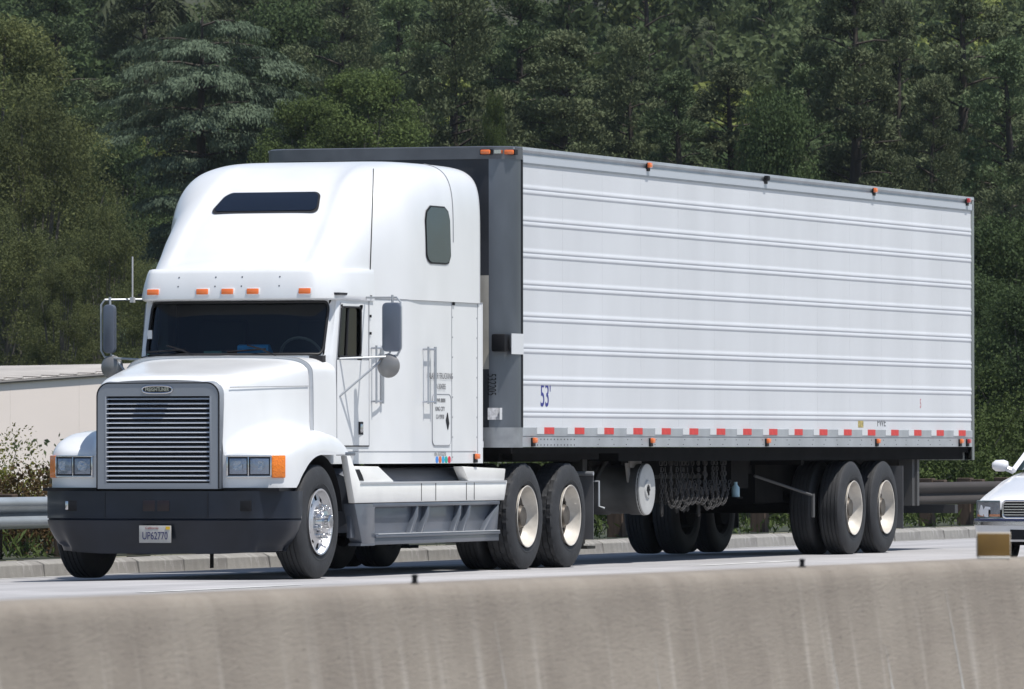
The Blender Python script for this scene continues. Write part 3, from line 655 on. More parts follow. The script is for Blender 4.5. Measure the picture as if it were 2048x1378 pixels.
# ---- doors: panel, gaps, handle, grab rails
for s in (1,-1):
    t0, t1 = ty(-3.88), ty(-3.22)
    dr = part(T, 'door', MB().grid([[plan(s*t, z, .006) for t in np.linspace(t0, t1, 9)] for z in (1.21,1.3,1.6,2.0)]), WHITE)
    seam([plan(s*t, 1.205, .006) for t in np.linspace(t0, t1, 8)], .006, GAP, parent=dr)
    seam([plan(s*t0, z, .006) for z in (1.21, 1.6, 2.0, 2.53)], .004, GAPL, parent=dr)
    seam([plan(s*t1, z, .006) for z in (1.21, 1.6, 2.0, 2.56)], .004, GAPL, parent=dr)
    seam([plan(s*t, 2.015, .006) for t in np.linspace(t0, t1, 8)], .004, GAPL, parent=dr)
    q = plan(s*ty(-3.40), 1.37, .008)
    part(T, 'door_handle', MB().box((q[0]-.004,q[1]-.05,1.31),(q[0]+.004,q[1]+.05,1.43)), BLACKP, parent=dr)
    part(T, 'handle_paddle', MB().box((q[0],q[1]-.03,1.33),(q[0]+.012,q[1]+.03,1.41)), CHROME, parent=dr, bev=.004)
    for (xb, y0, y1) in ((1.035,-3.16,-2.99),(1.20,-2.21,-2.02)):
        g = MB(); x1 = xb+.055
        for z in (2.115,1.62): g.tube([(s*xb,y0,z),(s*x1,y0,z),(s*x1,y1,z),(s*xb,y1,z)], .010, 6)
        g.tube([(s*x1,y0,2.14),(s*x1,y0,1.6)], .011, 8).tube([(s*x1,y1,2.14),(s*x1,y1,1.6)], .015, 8)
        part(T, 'grab_rail', g, ALU)
# compartment door on the sleeper
cd = part(T, 'luggage_door', MB().prism(rrect(-1.96,-1.46,1.215,1.69,.06),'x',1.198,1.206), WHITE)
seam([(1.205,y,z) for y,z in rrect(-1.965,-1.455,1.21,1.695,.06)+[(-1.519,1.21)]], .005, GAPL, parent=cd)
part(T, 'latch', MB().prism([(-1.56,1.52),(-1.52,1.42),(-1.55,1.36),(-1.60,1.45)],'x',1.205,1.214), BLACKP, parent=cd)
for tx_, sz, z in (('SALAZAR TRUCKING',.080,1.865),('CA 304785',.075,1.765),('GVWR 80000',.055,1.635),('KING CITY',.058,1.555),('CA 93930',.058,1.48),('VIN 1FUYDZYB',.052,1.125)):
    inst(T, 'lettering', text_mesh(tx_, sz, GREYT, .92, ext=.0003), (1.2085,-1.76,z), rot=SIDE)
for k, c in enumerate(((.05,.25,.7),(.65,.15,.03),(.02,.35,.65),(.0,.4,.3),(.6,.02,.05))):
    part(T, 'permit_sticker', MB().prism([( -1.83+.085*k+.038*math.cos(a), 1.075+.034*math.sin(a)) for a in np.linspace(0,6.28,10,endpoint=False)],'x',1.2,1.2035), mat('sticker_%d'%k, c, .5))
def marker_side(T_, x, y, z, mm=AMB, par=None):
    b = part(T_, 'side_marker', MB().box((x,y-.045,z-.055),(x+.02,y+.045,z+.03)), BLACKP, bev=.004, parent=par)
    part(T_, 'lens', MB().box((x+.012,y-.045,z-.022),(x+.05,y+.045,z+.032)), mm, parent=b, bev=.012); return b
marker_side(T, 1.2,-.78,1.10)
# ---- mirrors
MW = {1: 1., -1: .66}
for s in (1,-1):
    mx, my = s*1.41, -3.60
    mr_ = part(T, 'side_mirror', MB().prism(rrect(mx-.092*MW[s],mx+.092*MW[s],2.075,2.53,.045),'y',my-.03,my+.035), mat('mirror_back', (.13,.15,.19), .3, metal=.25), bev=.015)
    part(T, 'mirror_glass', MB().prism(rrect(mx-.08*MW[s],mx+.08*MW[s],2.09,2.51,.035),'y',my+.036,my+.04), CHROME, parent=mr_)
    rm = part(T, 'convex_mirror', MB().lathe([(0,.108),(.012,.112),(.035,.085),(.05,.04),(.055,0)], (mx-s*.03,my,1.945), 'y', 24, sgn=-1).lathe([(0,.108),(.002,0)], (mx-s*.03,my,1.945), 'y', 24), mat('steel_back', (.24,.235,.23), .35, metal=.35))
    g = MB(); c = plan(s*ty(-3.3), 2.5); e = plan(s*ty(-3.83), 2.0)
    g.tube([c[:2]+(2.585,),(mx+s*.05,my,2.575),(mx+s*.085,my,2.53),(mx+s*.085,my,2.1),(mx+s*.05,my,2.04),(mx,my,2.035)], .011, 6)
    g.tube([e[:2]+(2.01,),(s*1.2,-3.72,2.02),(mx-s*.02,my,2.03)], .012, 6)
    g.tube([e[:2]+(1.66,),(mx-s*.06,my+.0,2.03)], .011, 6).tube([(mx,my+.01,2.60),(mx,my+.01,2.5)], .012, 6)
    g.tube([(mx-s*.1,my,2.02),(mx-s*.02,my-.01,2.06),(mx,my,2.12)], .009, 6)
    part(T, 'mirror_bracket', g, RAIL)
part(T, 'antenna', MB().tube([(-1.22,-3.5,2.56),(-1.22,-3.5,2.98)], .008, 6).box((-1.24,-3.52,2.55),(-1.20,-3.48,2.60)), mat('pale_antenna', (.5,.5,.5), .4))
part(T, 'roof_beacon', MB().lathe([(0,.05),(.02,.045),(.035,.02),(.04,0)], (0,-2.35,3.80), 'z', 12), WHITE)
part(T, 'hinge', MB().box((1.035,-3.22,2.58),(1.06,-3.19,2.605)), BLACKP)
for z in (2.40,2.24): part(T, 'hinge', MB().box((1.03,-3.195,z),(1.05,-3.175,z+.025)), BLACKP)
# ---- interior
part(T, 'bulkhead', MB().box((-1.0,-2.95,1.1),(1.0,-2.93,2.7)).box((-1.0,-3.9,2.60),(1.0,-2.93,2.62)).box((-.95,-4.0,1.15),(.95,-2.95,1.2)), INT)
da = part(T, 'dashboard', MB().prism([(-4.06,1.9),(-4.06,2.035),(-3.82,2.05),(-3.68,1.98),(-3.68,1.5),(-4.0,1.3)],'x',-.9,.9), INT)
part(T, 'blue_folder', MB().prism([(-4.06,2.052),(-4.05,2.135),(-4.0,2.145),(-3.9,2.056)],'x',.05,.36), mat('blue_paper', (.03,.28,.60), .5), parent=da, bev=.01)
part(T, 'papers', MB().box((-.28,-4.05,2.05),(-.10,-3.9,2.085)).box((-.85,-4.04,2.05),(-.45,-3.9,2.062)), mat('green_paper', (.10,.22,.2), .6), parent=da)
for s in (1,-1):
    part(T, 'seat', MB().prism([(-3.55,1.6),(-3.55,1.72),(-3.15,1.68),(-3.05,2.38),(-2.97,2.38),(-2.98,1.55)],'x',s*.5-.24,s*.5+.24), INT, bev=.03)
sw_ = MB().tube([(.5+.21*math.cos(a),-3.55-.08*math.sin(a),2.02+.19*math.sin(a)) for a in np.linspace(0,2*math.pi,24,endpoint=False)], .014, 6, closed=True).tube([(.5,-3.55,2.02),(.5,-3.72,1.85)], .02, 6).tube([(.3,-3.55,2.02),(.7,-3.55,2.02)], .012, 6)
part(T, 'steering_wheel', sw_, mat('wheel_grey', (.15,.15,.15), .4))
part(T, 'window_sticker', MB().box((-.845,-4.045,2.20),(-.80,-4.04,2.28)), WHT)
# ---- chassis fairing between the axles (driver side and passenger side)
def fair(s):
    X = 1.225; q = lambda y, z, x=X: (s*x, y, z)
    a = MB()
    up_ = [(-4.285,1.13),(-4.08,.68),(-2.0,.68),(-.11,.68),(.09,.985)]
    # upper white band, its ends rising
    a.prism([(-4.285,1.115),(-4.20,1.115),(-3.93,.86),(-3.93,.86),(-.02,.86),(.09,.865),(.0,.68),(-4.08,.68)][:], 'x', s*1.16, s*X)
    up1 = part(T, 'side_fairing', a, WHITE2, bev=.008)
    part(T, 'fairing_end', MB().prism([(-4.02,.865),(-4.10,1.02),(-3.40,1.015),(-3.02,.885),(-3.0,.865)], 'x', s*1.10, s*1.205), WHITE2, parent=up1, bev=.01)
    part(T, 'fairing_end', MB().prism([(-.95,.865),(-1.12,1.01),(.10,.985),(.06,.865)], 'x', s*1.10, s*1.205), WHITE2, parent=up1, bev=.01)
    part(T, 'step_hole', MB().prism([(-3.98,.885),(-4.03,.99),(-3.92,.99),(-3.84,.93),(-3.80,.885)], 'x', s*1.2055, s*1.209), BLACKP, parent=up1)
    part(T, 'fairing_ledge', MB().box((min(s*1.10,s*1.235),-3.95,.858),(max(s*1.10,s*1.235),.05,.872)), mat('ledge_aluminium', (.62,.63,.65), .3, metal=.5), parent=up1)
    part(T, 'fuel_tank', MB().lathe([(-3.75,0),(-3.75,.26),(-3.7,.30),(-.35,.30),(-.3,.26),(-.3,0)], (s*.86,0,.70), 'y', 24), GREY)
    # gaps in the white band
    for y in (-2.32,-1.93,-1.08,-.86): part(T, 'panel_gap', MB().box((min(s*1.20,s*1.2275),y-.006,.69),(max(s*1.20,s*1.2275),y+.006,.855)), GAP, parent=up1)
    # lower charcoal skirt, three canted bays between fins
    lo = MB()
    lo.box((min(s*1.12,s*1.16),-4.02,.36),(max(s*1.12,s*1.16),-.14,.672))
    l0 = part(T, 'lower_skirt', lo, GREY, bev=.004)
    part(T, 'skirt_end', MB().prism([(-4.08,.675),(-3.88,.30),(-3.55,.30),(-3.55,.62),(-3.5,.675)], 'x', s*1.10, s*1.222), GREY, parent=l0, bev=.01)
    part(T, 'skirt_lip', MB().box((min(s*1.13,s*1.224),-3.6,.64),(max(s*1.13,s*1.224),-.12,.676)), GREY, parent=l0, bev=.008)
    for y in (-2.42,-2.12,-1.24,-.98):
        part(T, 'skirt_fin', MB().prism([(y,.66),(y+.06,.66),(y+.045,.55),(y-.12,.38),(y-.17,.38),(y-.02,.55)], 'x', s*1.14, s*1.215), GREY, parent=l0, bev=.008)
    part(T, 'skirt_tail', MB().prism([(-.11,.672),(-.17,.39),(-.55,.39)], 'x', s*1.13, s*1.215), GREY, parent=l0, bev=.008)
    st_ = part(T, 'step', MB().box((min(s*1.06,s*1.235),-3.55,.355),(max(s*1.06,s*1.235),-.14,.385)).box((min(s*1.2,s*1.22),-3.55,.29),(max(s*1.2,s*1.22),-.14,.36)), GREY, bev=.006)
    part(T, 'step_tread', MB().box((min(s*1.08,s*1.238),-3.5,.386),(max(s*1.08,s*1.238),-.16,.394)), mat('ledge_aluminium'), parent=st_)
    part(T, 'step', MB().box((min(s*1.1,s*1.22),-3.92,.285),(max(s*1.1,s*1.22),-3.55,.31)), GREY)
for s in (1,-1): fair(s)
# ---- frame, deck, axles, fifth wheel
fm = MB()
for s in (1,-1): fm.box((s*.43-.05,-5.3,.62),(s*.43+.05,3.1,.90))
for y in (-5.2,-4.0,-1.0,0,1.2,2.9): fm.box((-.45,y-.06,.65),(.45,y+.06,.88))
part(T, 'chassis_frame', fm, UNDER)
part(T, 'engine_sump', MB().box((-.35,-5.3,.40),(.35,-4.2,1.2)), UNDER, bev=.05)
part(T, 'deck_plate', MB().box((-.9,-.6,.93),(.9,.02,.97)), UNDERG)
part(T, 'deck_bar', MB().box((-1.15,-.45,1.19),(1.15,-.38,1.25)), mat('dull_white_bar', (.45,.46,.47), .5))
part(T, 'fifth_wheel', MB().lathe([(0.99,0),(.99,.45),(1.03,.48),(1.03,0)], (0,1.15,0), 'z', 24).box((-.45,.8,.85),(.45,1.5,1.0)), UNDER)
for y in (.57,1.86,-4.92): part(T, 'axle', MB().tube([(-.95,y,.515),(.95,y,.515)], .07, 10).lathe([(-.2,0),(-.15,.15),(0,.2),(.15,.15),(.2,0)], (0,y,.52), 'x', 16), UNDER)
for s in (1,-1):
    f_ = part(T, 'mud_flap', MB().box((s*.98-.29,2.52,.27),(s*.98+.29,2.535,.92)), mat('flap_rubber', (.10,.10,.105), .7, var=.2, vscale=4))
    part(T, 'flap_hanger', MB().tube([(s*.45,2.5,.93),(s*1.28,2.5,.93)], .022, 8), ALU, parent=f_)
part(T, 'air_line', MB().tube([(.25,-.6,1.5),(.3,-.4,1.2),(.35,-.2,1.4),(.3,.0,1.7)], .014, 6).tube([(-.1,-.6,1.6),(.0,-.4,1.25),(.1,-.2,1.5),(.1,0,1.8)], .014, 6), BLACKP)

# ================================================================= wheels
TYP = [(-.10,.295),(-.125,.31),(-.140,.36),(-.142,.42),(-.132,.47),(-.118,.497),(-.108,.510)]
def tyre_mesh(nm, lug):
    prof = list(TYP)
    if lug: prof += [(-.104,.518),(-.066,.519),(-.064,.507),(-.056,.507),(-.054,.520),(-.006,.520),(-.004,.507),(.004,.507),(.006,.520),(.054,.520),(.056,.507),(.064,.507),(.066,.519),(.104,.518)]
    else: prof += [(-.100,.517),(-.072,.519),(-.069,.509),(-.060,.509),(-.057,.520),(-.028,.520),(-.025,.509),(-.016,.509),(-.013,.520),(.013,.520),(.016,.509),(.025,.509),(.028,.520),(.057,.520),(.060,.509),(.069,.509),(.072,.519),(.100,.517)]
    prof += [(-a, r) for a, r in TYP[::-1]]
    # sidewall ring relief
    m = MB()
    if lug: m.lathe(prof, n=120, fun=lambda i, j, a, r: (a, r-.012 if (r > .505 and (i+int(abs(a)*40)) % 5 == 0) else r))
    else: m.lathe(prof, n=72)
    for sg in (1,-1): m.lathe([(sg*.1395,.345),(sg*.1425,.348),(sg*.1425,.354),(sg*.1415,.357)], n=48)
    return m.mesh(nm, RUB, 28)
TYF, TYD = tyre_mesh('tyre', False), tyre_mesh('tyre', True)
# front disc: outboard = +x, tyre outer face at +.14
def front_rim():
    m = MB(); n = 80
    # disc with ten hand holes cut out of the lathe grid
    prof = [(.02,.285),(.128,.288),(.142,.302),(.146,.298),(.142,.286),(.10,.272),(.085,.262),(.092,.246),(.100,.212),(.106,.196),(.112,.180),(.128,.165),(.132,.10)]
    V = []; F = []; M_ = len(prof)
    for i in range(n):
        an = 2*math.pi*i/n
        for a, r in prof: V.append((a, r*math.cos(an), r*math.sin(an)))
    for i in range(n):
        k = (i+1) % n
        for j in range(M_-1):
            if j in (7,8) and i % 8 in (2,3,4): 
                continue
            F.append((i*M_+j, i*M_+j+1, k*M_+j+1, k*M_+j))
    m.add(V, F); return m.mesh('rim', POL, 35)
FR = front_rim()
m = MB().lathe([(.11,.118),(.17,.112),(.19,.10),(.195,.065),(.235,.062),(.245,.05),(.247,0)], n=24)
FHUB = m.mesh('hub', CHROME, 35)
LUG = MB().lathe([(0,.020),(.035,.019),(.04,.014),(.075,.013),(.082,.008),(.083,0)], n=8).mesh('lug_nut', CHROME, 40)
FBACK = MB().lathe([(.03,.0),(.03,.284)], n=24).mesh('brake_drum', UNDER, 0)
RR = MB().lathe([(.142,.303),(.147,.299),(.143,.290),(.10,.283),(.04,.268),(.014,.25)], n=48).mesh('rim', CREAM, 40)
RD = MB().lathe([(.015,.255),(.004,.20),(.024,.16),(.03,.115),(.07,.11),(.10,.095),(.105,0)], n=32).mesh('hub', HUBD, 40)
RB = MB().lathe([(.10,.283),(.10,.0)], n=20).mesh('rim', UNDER, 0)
LUGS = MB().lathe([(0,.020),(.03,.018),(.032,0)], n=6).mesh('lug_nut', HUBD, 40)
BDR = MB().lathe([(-.16,0),(-.16,.20),(-.13,.215),(-.02,.215),(-.01,.27),(.02,.284)], n=24).mesh('brake_drum', UNDER, 30)
def wheel(T_, x, y, s, kind, spin=0.):
    e = bpy.data.objects.new('wheel', None); col.objects.link(e); e.parent = T_.o
    e.location = (x-T_.base[0], y-T_.base[1], .517-T_.base[2]); e.rotation_euler = (spin if s > 0 else -spin, 0, 0 if s > 0 else math.pi)
    link('tyre', TYD if kind == 'drive' else TYF, e)
    if kind == 'front':
        link('rim', FR, e); link('hub', FHUB, e); link('brake_drum', FBACK, e)
        for k in range(10):
            a = 2*math.pi*k/10+.2; link('lug_nut', LUG, e, loc=(.125,.143*math.cos(a),.143*math.sin(a)))
    elif kind == 'inner': link('rim', RB, e); link('brake_drum', BDR, e)
    else:
        link('rim', RR, e); link('hub', RD, e)
        for k in range(10):
            a = 2*math.pi*k/10; link('lug_nut', LUGS, e, loc=(.02,.165*math.cos(a),.165*math.sin(a)))
    return e
for s in (1,-1):
    wheel(T, s*1.07,-4.92, s, 'front', .15)
    for k, y in enumerate((.57,1.86)):
        wheel(T, s*1.12, y, s, 'drive', .2*k); wheel(T, s*.79, y, s, 'inner')

# ================================================================= TRAILER
R_ = Thing('semi_trailer', (0., 8.2, 0.), 'long white box trailer with ribbed sides, red and white tape and 53 foot mark', 'trailer')
YF, YR, ZB, ZP0, ZP1, ZT = .33, 16.15, 1.195, 1.39, 3.955, 4.11
# side sheets: ribs pressed into each sheet, sheets butted with a visible joint
def rib_prof():
    P = [(0., ZP0)]
    for zc in [1.535+.3105*k for k in range(8)]:
        P += [(0., zc-.062), (0., zc-.052)]
        for c in (zc-.043, zc+.002):
            P += [(0.0006, c-.005),(.0052, c+.001),(.0072, c+.009),(.0067, c+.020),(.0036, c+.032),(.0006, c+.040)]
        P += [(0., zc+.052), (0., zc+.062)]
    P.append((0., ZP1)); return P
RP = rib_prof(); NS = 13; WS = (YR-.06-YF)/NS
def sheet(s):
    m = MB(); m.grid([[(s*x, y, z) for x, z in RP] for y in (.0, WS-.0012)]); m.grid([[(s*(x-.02 if q else x), y0, z) for x, z in RP] for q, y0 in ((0,0.),(1,0.))])
    return m.mesh('side_sheet', TRW, 50)
for s in (1,-1):
    sm_ = sheet(s)
    for k in range(NS): inst(R_, 'side_sheet', sm_, (s*1.288, YF+k*WS, 0))
part(R_, 'wall_core', MB().box((-1.27,YF,ZB+.1),(1.27,YR-.05,ZT-.03)), mat('dark_joint', (.10,.10,.11), .7))
# roof and rails
part(R_, 'roof_skin', MB().box((-1.28,YF-.2,4.085),(1.28,YR-.02,4.105)), RAIL)
for s in (1,-1):
    tr = part(R_, 'top_rail', MB().prism([(s*1.27,3.945),(s*1.300,3.95),(s*1.302,4.035),(s*1.288,4.04),(s*1.285,4.06),(s*1.31,4.085),(s*1.305,4.115),(s*1.25,4.118)], 'y', YF-.02, YR), RAIL, smooth=30)
    part(R_, 'rail_face', MB().box((min(s*1.30,s*1.306),YF,3.965),(max(s*1.30,s*1.306),YR-.03,4.028)), mat('pale_rail_face', (.55,.58,.63), .4, metal=.3), parent=tr)
    br = part(R_, 'bottom_rail', MB().prism([(s*1.27,ZB),(s*1.302,ZB),(s*1.302,1.288),(s*1.294,1.293),(s*1.294,1.299),(s*1.304,1.304),(s*1.304,1.384),(s*1.29,1.392),(s*1.27,1.392)], 'y', YF-.02, YR), RAIL, smooth=30)
    hm = MB().lathe([(0,.009),(.003,.008),(.003,0)], n=6).mesh('rivet', GAP, 0)
    mb = MB()
    for g0 in (1.0,): 
        for k in range(12):
            for z in (1.215,1.27): mb.lathe([(0,.008),(.003,.008),(.003,0)], (s*1.302, .75+k*.10, z), 'x', 6, sgn=s)
    for y0 in np.arange(2.6, 16, .45):
        for z in (1.22,1.27): mb.lathe([(0,.006),(.003,.006),(.003,0)], (s*1.302, y0+random.uniform(-.05,.05), z), 'x', 5, sgn=s)
    rr_ = part(R_, 'rivets', mb, GAP, parent=br, smooth=0); rr_['kind'] = 'stuff'
redm = MB().box((-.004,-.15,-.033),(.004,.15,.033)).mesh('red_tape', REDT, 0)
whm = MB().box((-.004,-.105,-.033),(.004,.105,.033)).mesh('white_tape', WHT, 0)
for s in (1,-1):
    for k in range(17):
        y = 1.08+k*.910
        inst(R_, 'red_tape', redm, (s*1.3055, y, 1.355)); inst(R_, 'white_tape', whm, (s*1.3053, y-.255, 1.355))
for y in (.60,4.22,8.13,12.2,15.55): marker_side(R_, 1.302, y, 1.255)
marker_side(R_, 1.302, 15.86, 1.255, REDL)
for y, mm in ((4.14,AMB),(12.1,AMB),(15.86,REDL),(8.1,BLACKP)): marker_side(R_, 1.30, y, 4.065, mm)
# nose with round corners
P = [(1.296,YF),(1.296,.26)]+[(1.296-.28*(1-math.cos(a)), .26-.26*math.sin(a)) for a in np.linspace(.15,math.pi/2,9)]
NP = P+[(-x,y) for x,y in P[::-1]]
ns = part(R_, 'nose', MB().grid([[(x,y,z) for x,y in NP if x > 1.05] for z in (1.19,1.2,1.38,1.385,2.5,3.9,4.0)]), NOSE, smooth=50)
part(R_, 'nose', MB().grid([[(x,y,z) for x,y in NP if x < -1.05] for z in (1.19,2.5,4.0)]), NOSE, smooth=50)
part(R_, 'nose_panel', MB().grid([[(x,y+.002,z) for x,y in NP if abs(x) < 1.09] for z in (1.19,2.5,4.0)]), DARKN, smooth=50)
part(R_, 'nose_cap', MB().grid([[(x*k,y-(k-1)*1.2,z) for x,y in NP] for z,k in ((3.99,1.0),(3.99,1.006),(4.105,1.006),(4.115,.99))]+[[(x*.2,YF,4.112) for x,y in NP]]), mat('cap_metal', (.15,.155,.17), .38, metal=.6, var=.2, vscale=3), smooth=40)
part(R_, 'nose_band', MB().grid([[(x*1.004,y-.005,z) for x,y in NP] for z in (1.19,1.385)]), mat('band_steel', (.36,.37,.39), .35, metal=.6, var=.2, vscale=6), smooth=50)
seam_p = [(1.302,YF-.01,z) for z in (1.39,2.5,3.95)]
part(R_, 'edge_strip', MB().box((1.288,YF-.03,1.385),(1.304,YF,3.99)), BLACKP)
part(R_, 'edge_strip', MB().box((-1.304,YF-.03,1.385),(-1.288,YF,3.99)), BLACKP)
for x, y in ((1.05,.02),(1.25,.14)):
    l_ = part(R_, 'nose_lamp', MB().box((x-.06,y-.06,4.03),(x+.06,y+.02,4.08)), BLACKP)
    part(R_, 'lens', MB().box((x-.05,y-.085,4.032),(x+.05,y-.05,4.078)), AMB, parent=l_, bev=.012)
part(R_, 'nose_lamp', MB().box((1.13,-.02,4.04),(1.20,.05,4.075)), CHROME)
part(R_, 'junction_box', MB().box((1.13,-.11,2.12),(1.27,.05,2.29)), BLACKP, bev=.015)
part(R_, 'document_plate', MB().box((1.301,-.01,2.095),(1.307,.335,2.295)), WHT)
part(R_, 'data_plate', MB().box((1.175,.0,1.46),(1.18,.13,1.575)), WHT)
part(R_, 'placard', MB().grid([[(x,y-.012,z) for x,y in [(1.06,-.002),(1.13,.02),(1.19,.07)]] for z in (1.46,1.575)]), mat('placard_white', (.6,.6,.62), .5, var=.3, vscale=40))
part(R_, 'nose_patch', MB().grid([[(x,y-.006,z) for x,y in ((.5,0),(1.0,0),(1.06,-.0+.009),(1.12,.03))] for z in (1.95,2.4,2.86)]), mat('beige_patch', (.36,.34,.30), .6, var=.2, vscale=3))  # lighter beige area laid over the nose front and corner
part(R_, 'conduit', MB().tube([(1.0,-.02,2.14),(.84,-.03,2.14),(.82,-.03,2.05),(.82,-.03,1.2)], .014, 6), BLACKP)
inst(R_, 'lettering', text_mesh('532205', .12, BLACKP, .6), (1.10,-.018,1.80), rot=(RAD(90),RAD(90),RAD(25)))
inst(R_, 'lettering', text_mesh('53\'', .315, BLUET, .86, bold=.002), (1.2895,1.03,1.69), rot=SIDE)
inst(R_, 'lettering', text_mesh('5', .15, mat('red_lettering', (.5,.1,.12), .5), .7), (1.2895,14.0,1.685), rot=SIDE)
part(R_, 'sticker', MB().box((1.287,11.55,1.41),(1.2905,11.75,1.485)), mat('yellow_faded', (.45,.36,.12), .5, var=.4, vscale=30))
inst(R_, 'lettering', text_mesh('FWE', .13, GREYT, 1.3), (1.2895,12.45,1.465), rot=SIDE)
# rear frame
part(R_, 'rear_frame', MB().box((1.20,YR-.06,1.04),(1.306,YR+.02,4.12)).box((-1.306,YR-.06,1.04),(-1.20,YR+.02,4.12)).box((-1.3,YR-.06,3.98),(1.3,YR+.02,4.12)).box((-1.3,YR-.06,1.04),(1.3,YR+.02,1.25)), mat('grey_green_frame', (.24,.26,.25), .5, metal=.3), bev=.006)
for s in (1,-1): part(R_, 'rear_door', MB().box((min(s*.005,s*1.2),YR-.03,1.25),(max(s*.005,s*1.2),YR,3.98)), TRW, bev=.005)
# underside
un = MB().box((-1.26,.1,1.13),(1.26,YR-.1,1.19))
un.box((-1.24,3.4,1.05),(1.24,15.9,1.132)).box((-1.2,.3,1.07),(1.2,2.9,1.132))
u_ = part(R_, 'floor_crossmembers', un, UNDER)
part(R_, 'slider_rails', MB().box((-.62,9.6,.90),(-.50,15.9,1.07)).box((.50,9.6,.90),(.62,15.9,1.07)).box((-.6,10.6,.80),(.6,10.75,1.0)).box((-.6,13.5,.80),(.6,13.65,1.0)).box((-1.2,9.7,1.0),(1.2,9.8,1.07)), UNDER)
part(R_, 'upper_coupler', MB().box((-1.1,.2,1.05),(1.1,2.6,1.13)), UNDER)
lg = MB()
for s in (1,-1):
    lg.box((s*.95-.06,2.95,.45),(s*.95+.06,3.09,1.15)).box((s*.95-.045,2.97,.22),(s*.95+.045,3.07,.45))
    lg.tube([(s*.95,3.1,.6),(s*.95,3.9,1.1)], .03, 6)
lg.tube([(-.95,3.02,.75),(.95,3.02,.75)], .03, 6).tube([(-.95,3.02,.5),(.95,3.02,1.05)], .025, 6)
lgo = part(R_, 'landing_gear', lg, UNDERG)
for s in (1,-1): part(R_, 'foot', MB().box((s*.95-.13,2.88,.17),(s*.95+.13,3.14,.20)).box((s*.95-.03,2.95,.20),(s*.95+.03,3.07,.3)), UNDERG, parent=lgo)
part(R_, 'crank_handle', MB().tube([(1.0,2.9,.85),(1.2,2.9,.85),(1.2,2.9,.6),(1.26,2.9,.58)], .012, 6), RAIL, parent=lgo)
# drum slung under the floor
dr_ = part(R_, 'storage_drum', MB().lathe([(.55,0),(.55,.25),(.58,.262),(.72,.262),(.74,.25),(.95,.25),(.97,.262),(1.08,.262),(1.12,.268)], (0,4.62,.76), 'x', 32), mat('drum_grey', (.09,.09,.09), .6, var=.25, vscale=5))
part(R_, 'drum_lid', MB().lathe([(1.10,.268),(1.135,.262),(1.14,.24),(1.135,.10),(1.150,.085),(1.150,.05),(1.125,.045),(1.125,0)], (0,4.62,.76), 'x', 36), mat('lid_grey', (.46,.46,.45), .5, var=.15, vscale=4), parent=dr_)
part(R_, 'lid_latch', MB().box((1.125,4.60,.70),(1.155,4.64,.79)).box((1.125,4.56,.745),(1.15,4.68,.765)), BLACKP, parent=dr_)
part(R_, 'drum_hanger', MB().box((1.02,4.36,.98),(1.04,4.72,1.19)).prism([(4.30,1.03),(4.38,.80),(4.43,.80),(4.40,1.03)],'x',1.0,1.02), mat('hanger_grey', (.22,.21,.20), .6))
part(R_, 'drum_hanger', MB().box((.6,4.3,1.0),(.62,4.9,1.15)).box((.6,4.32,.7),(.62,4.36,1.0)), UNDERG)
# hanging tyre chains on a rack
part(R_, 'chain_rack', MB().tube([(1.05,5.25,1.08),(1.05,7.6,1.08)], .018, 6).tube([(.8,5.25,1.08),(.8,7.6,1.08)], .018, 6).box((.7,5.2,1.05),(1.1,5.25,1.15)).box((.7,7.6,1.05),(1.1,7.65,1.15)).box((.72,5.22,.86),(.74,7.62,.90)), UNDERG)
def linkmesh():
    m = MB(); P_ = [(.0,.014*math.copysign(1,math.cos(a))*abs(math.cos(a))**.6,.024*math.sin(a)) for a in np.linspace(0,2*math.pi,10,endpoint=False)]
    m.tube(P_, .0055, 4, closed=True); return m
LM = linkmesh()
def strand(p0, p1, sag):
    m = MB(); L = (Vector(p1)-Vector(p0)).length+sag*2.0; n = max(4, int(L/.038))
    pts = [Vector(p0)+(Vector(p1)-Vector(p0))*(k/n)+Vector((0,0,-4*sag*(k/n)*(1-k/n))) for k in range(n+1)]
    for k in range(n):
        d = (pts[k+1]-pts[k]); c = (pts[k]+pts[k+1])/2; q = d.to_track_quat('Z','X')
        e = Matrix.Rotation(math.pi/2*(k % 2), 4, 'Z')
        m.add([c+q@(e@Vector(v)) for v in LM.v], LM.f)
    return m
for k in range(15):
    y = 5.32+k*.155; x = 1.05+random.uniform(-.02,.02)
    a = (x,y,1.06); b = (x-.02,y+random.uniform(.05,.11),1.06); dd = random.uniform(.34,.58) if k < 9 else random.uniform(.28,.42)
    part(R_, 'tyre_chain', strand(a, b, dd), CHAIN, smooth=30)
for k in range(11):
    y = 5.35+k*.17; part(R_, 'tyre_chain', strand((1.08,y,.80-.04*math.sin(k)),(1.08,y+.5,.84),.22+.05*random.random()), CHAIN, smooth=30)
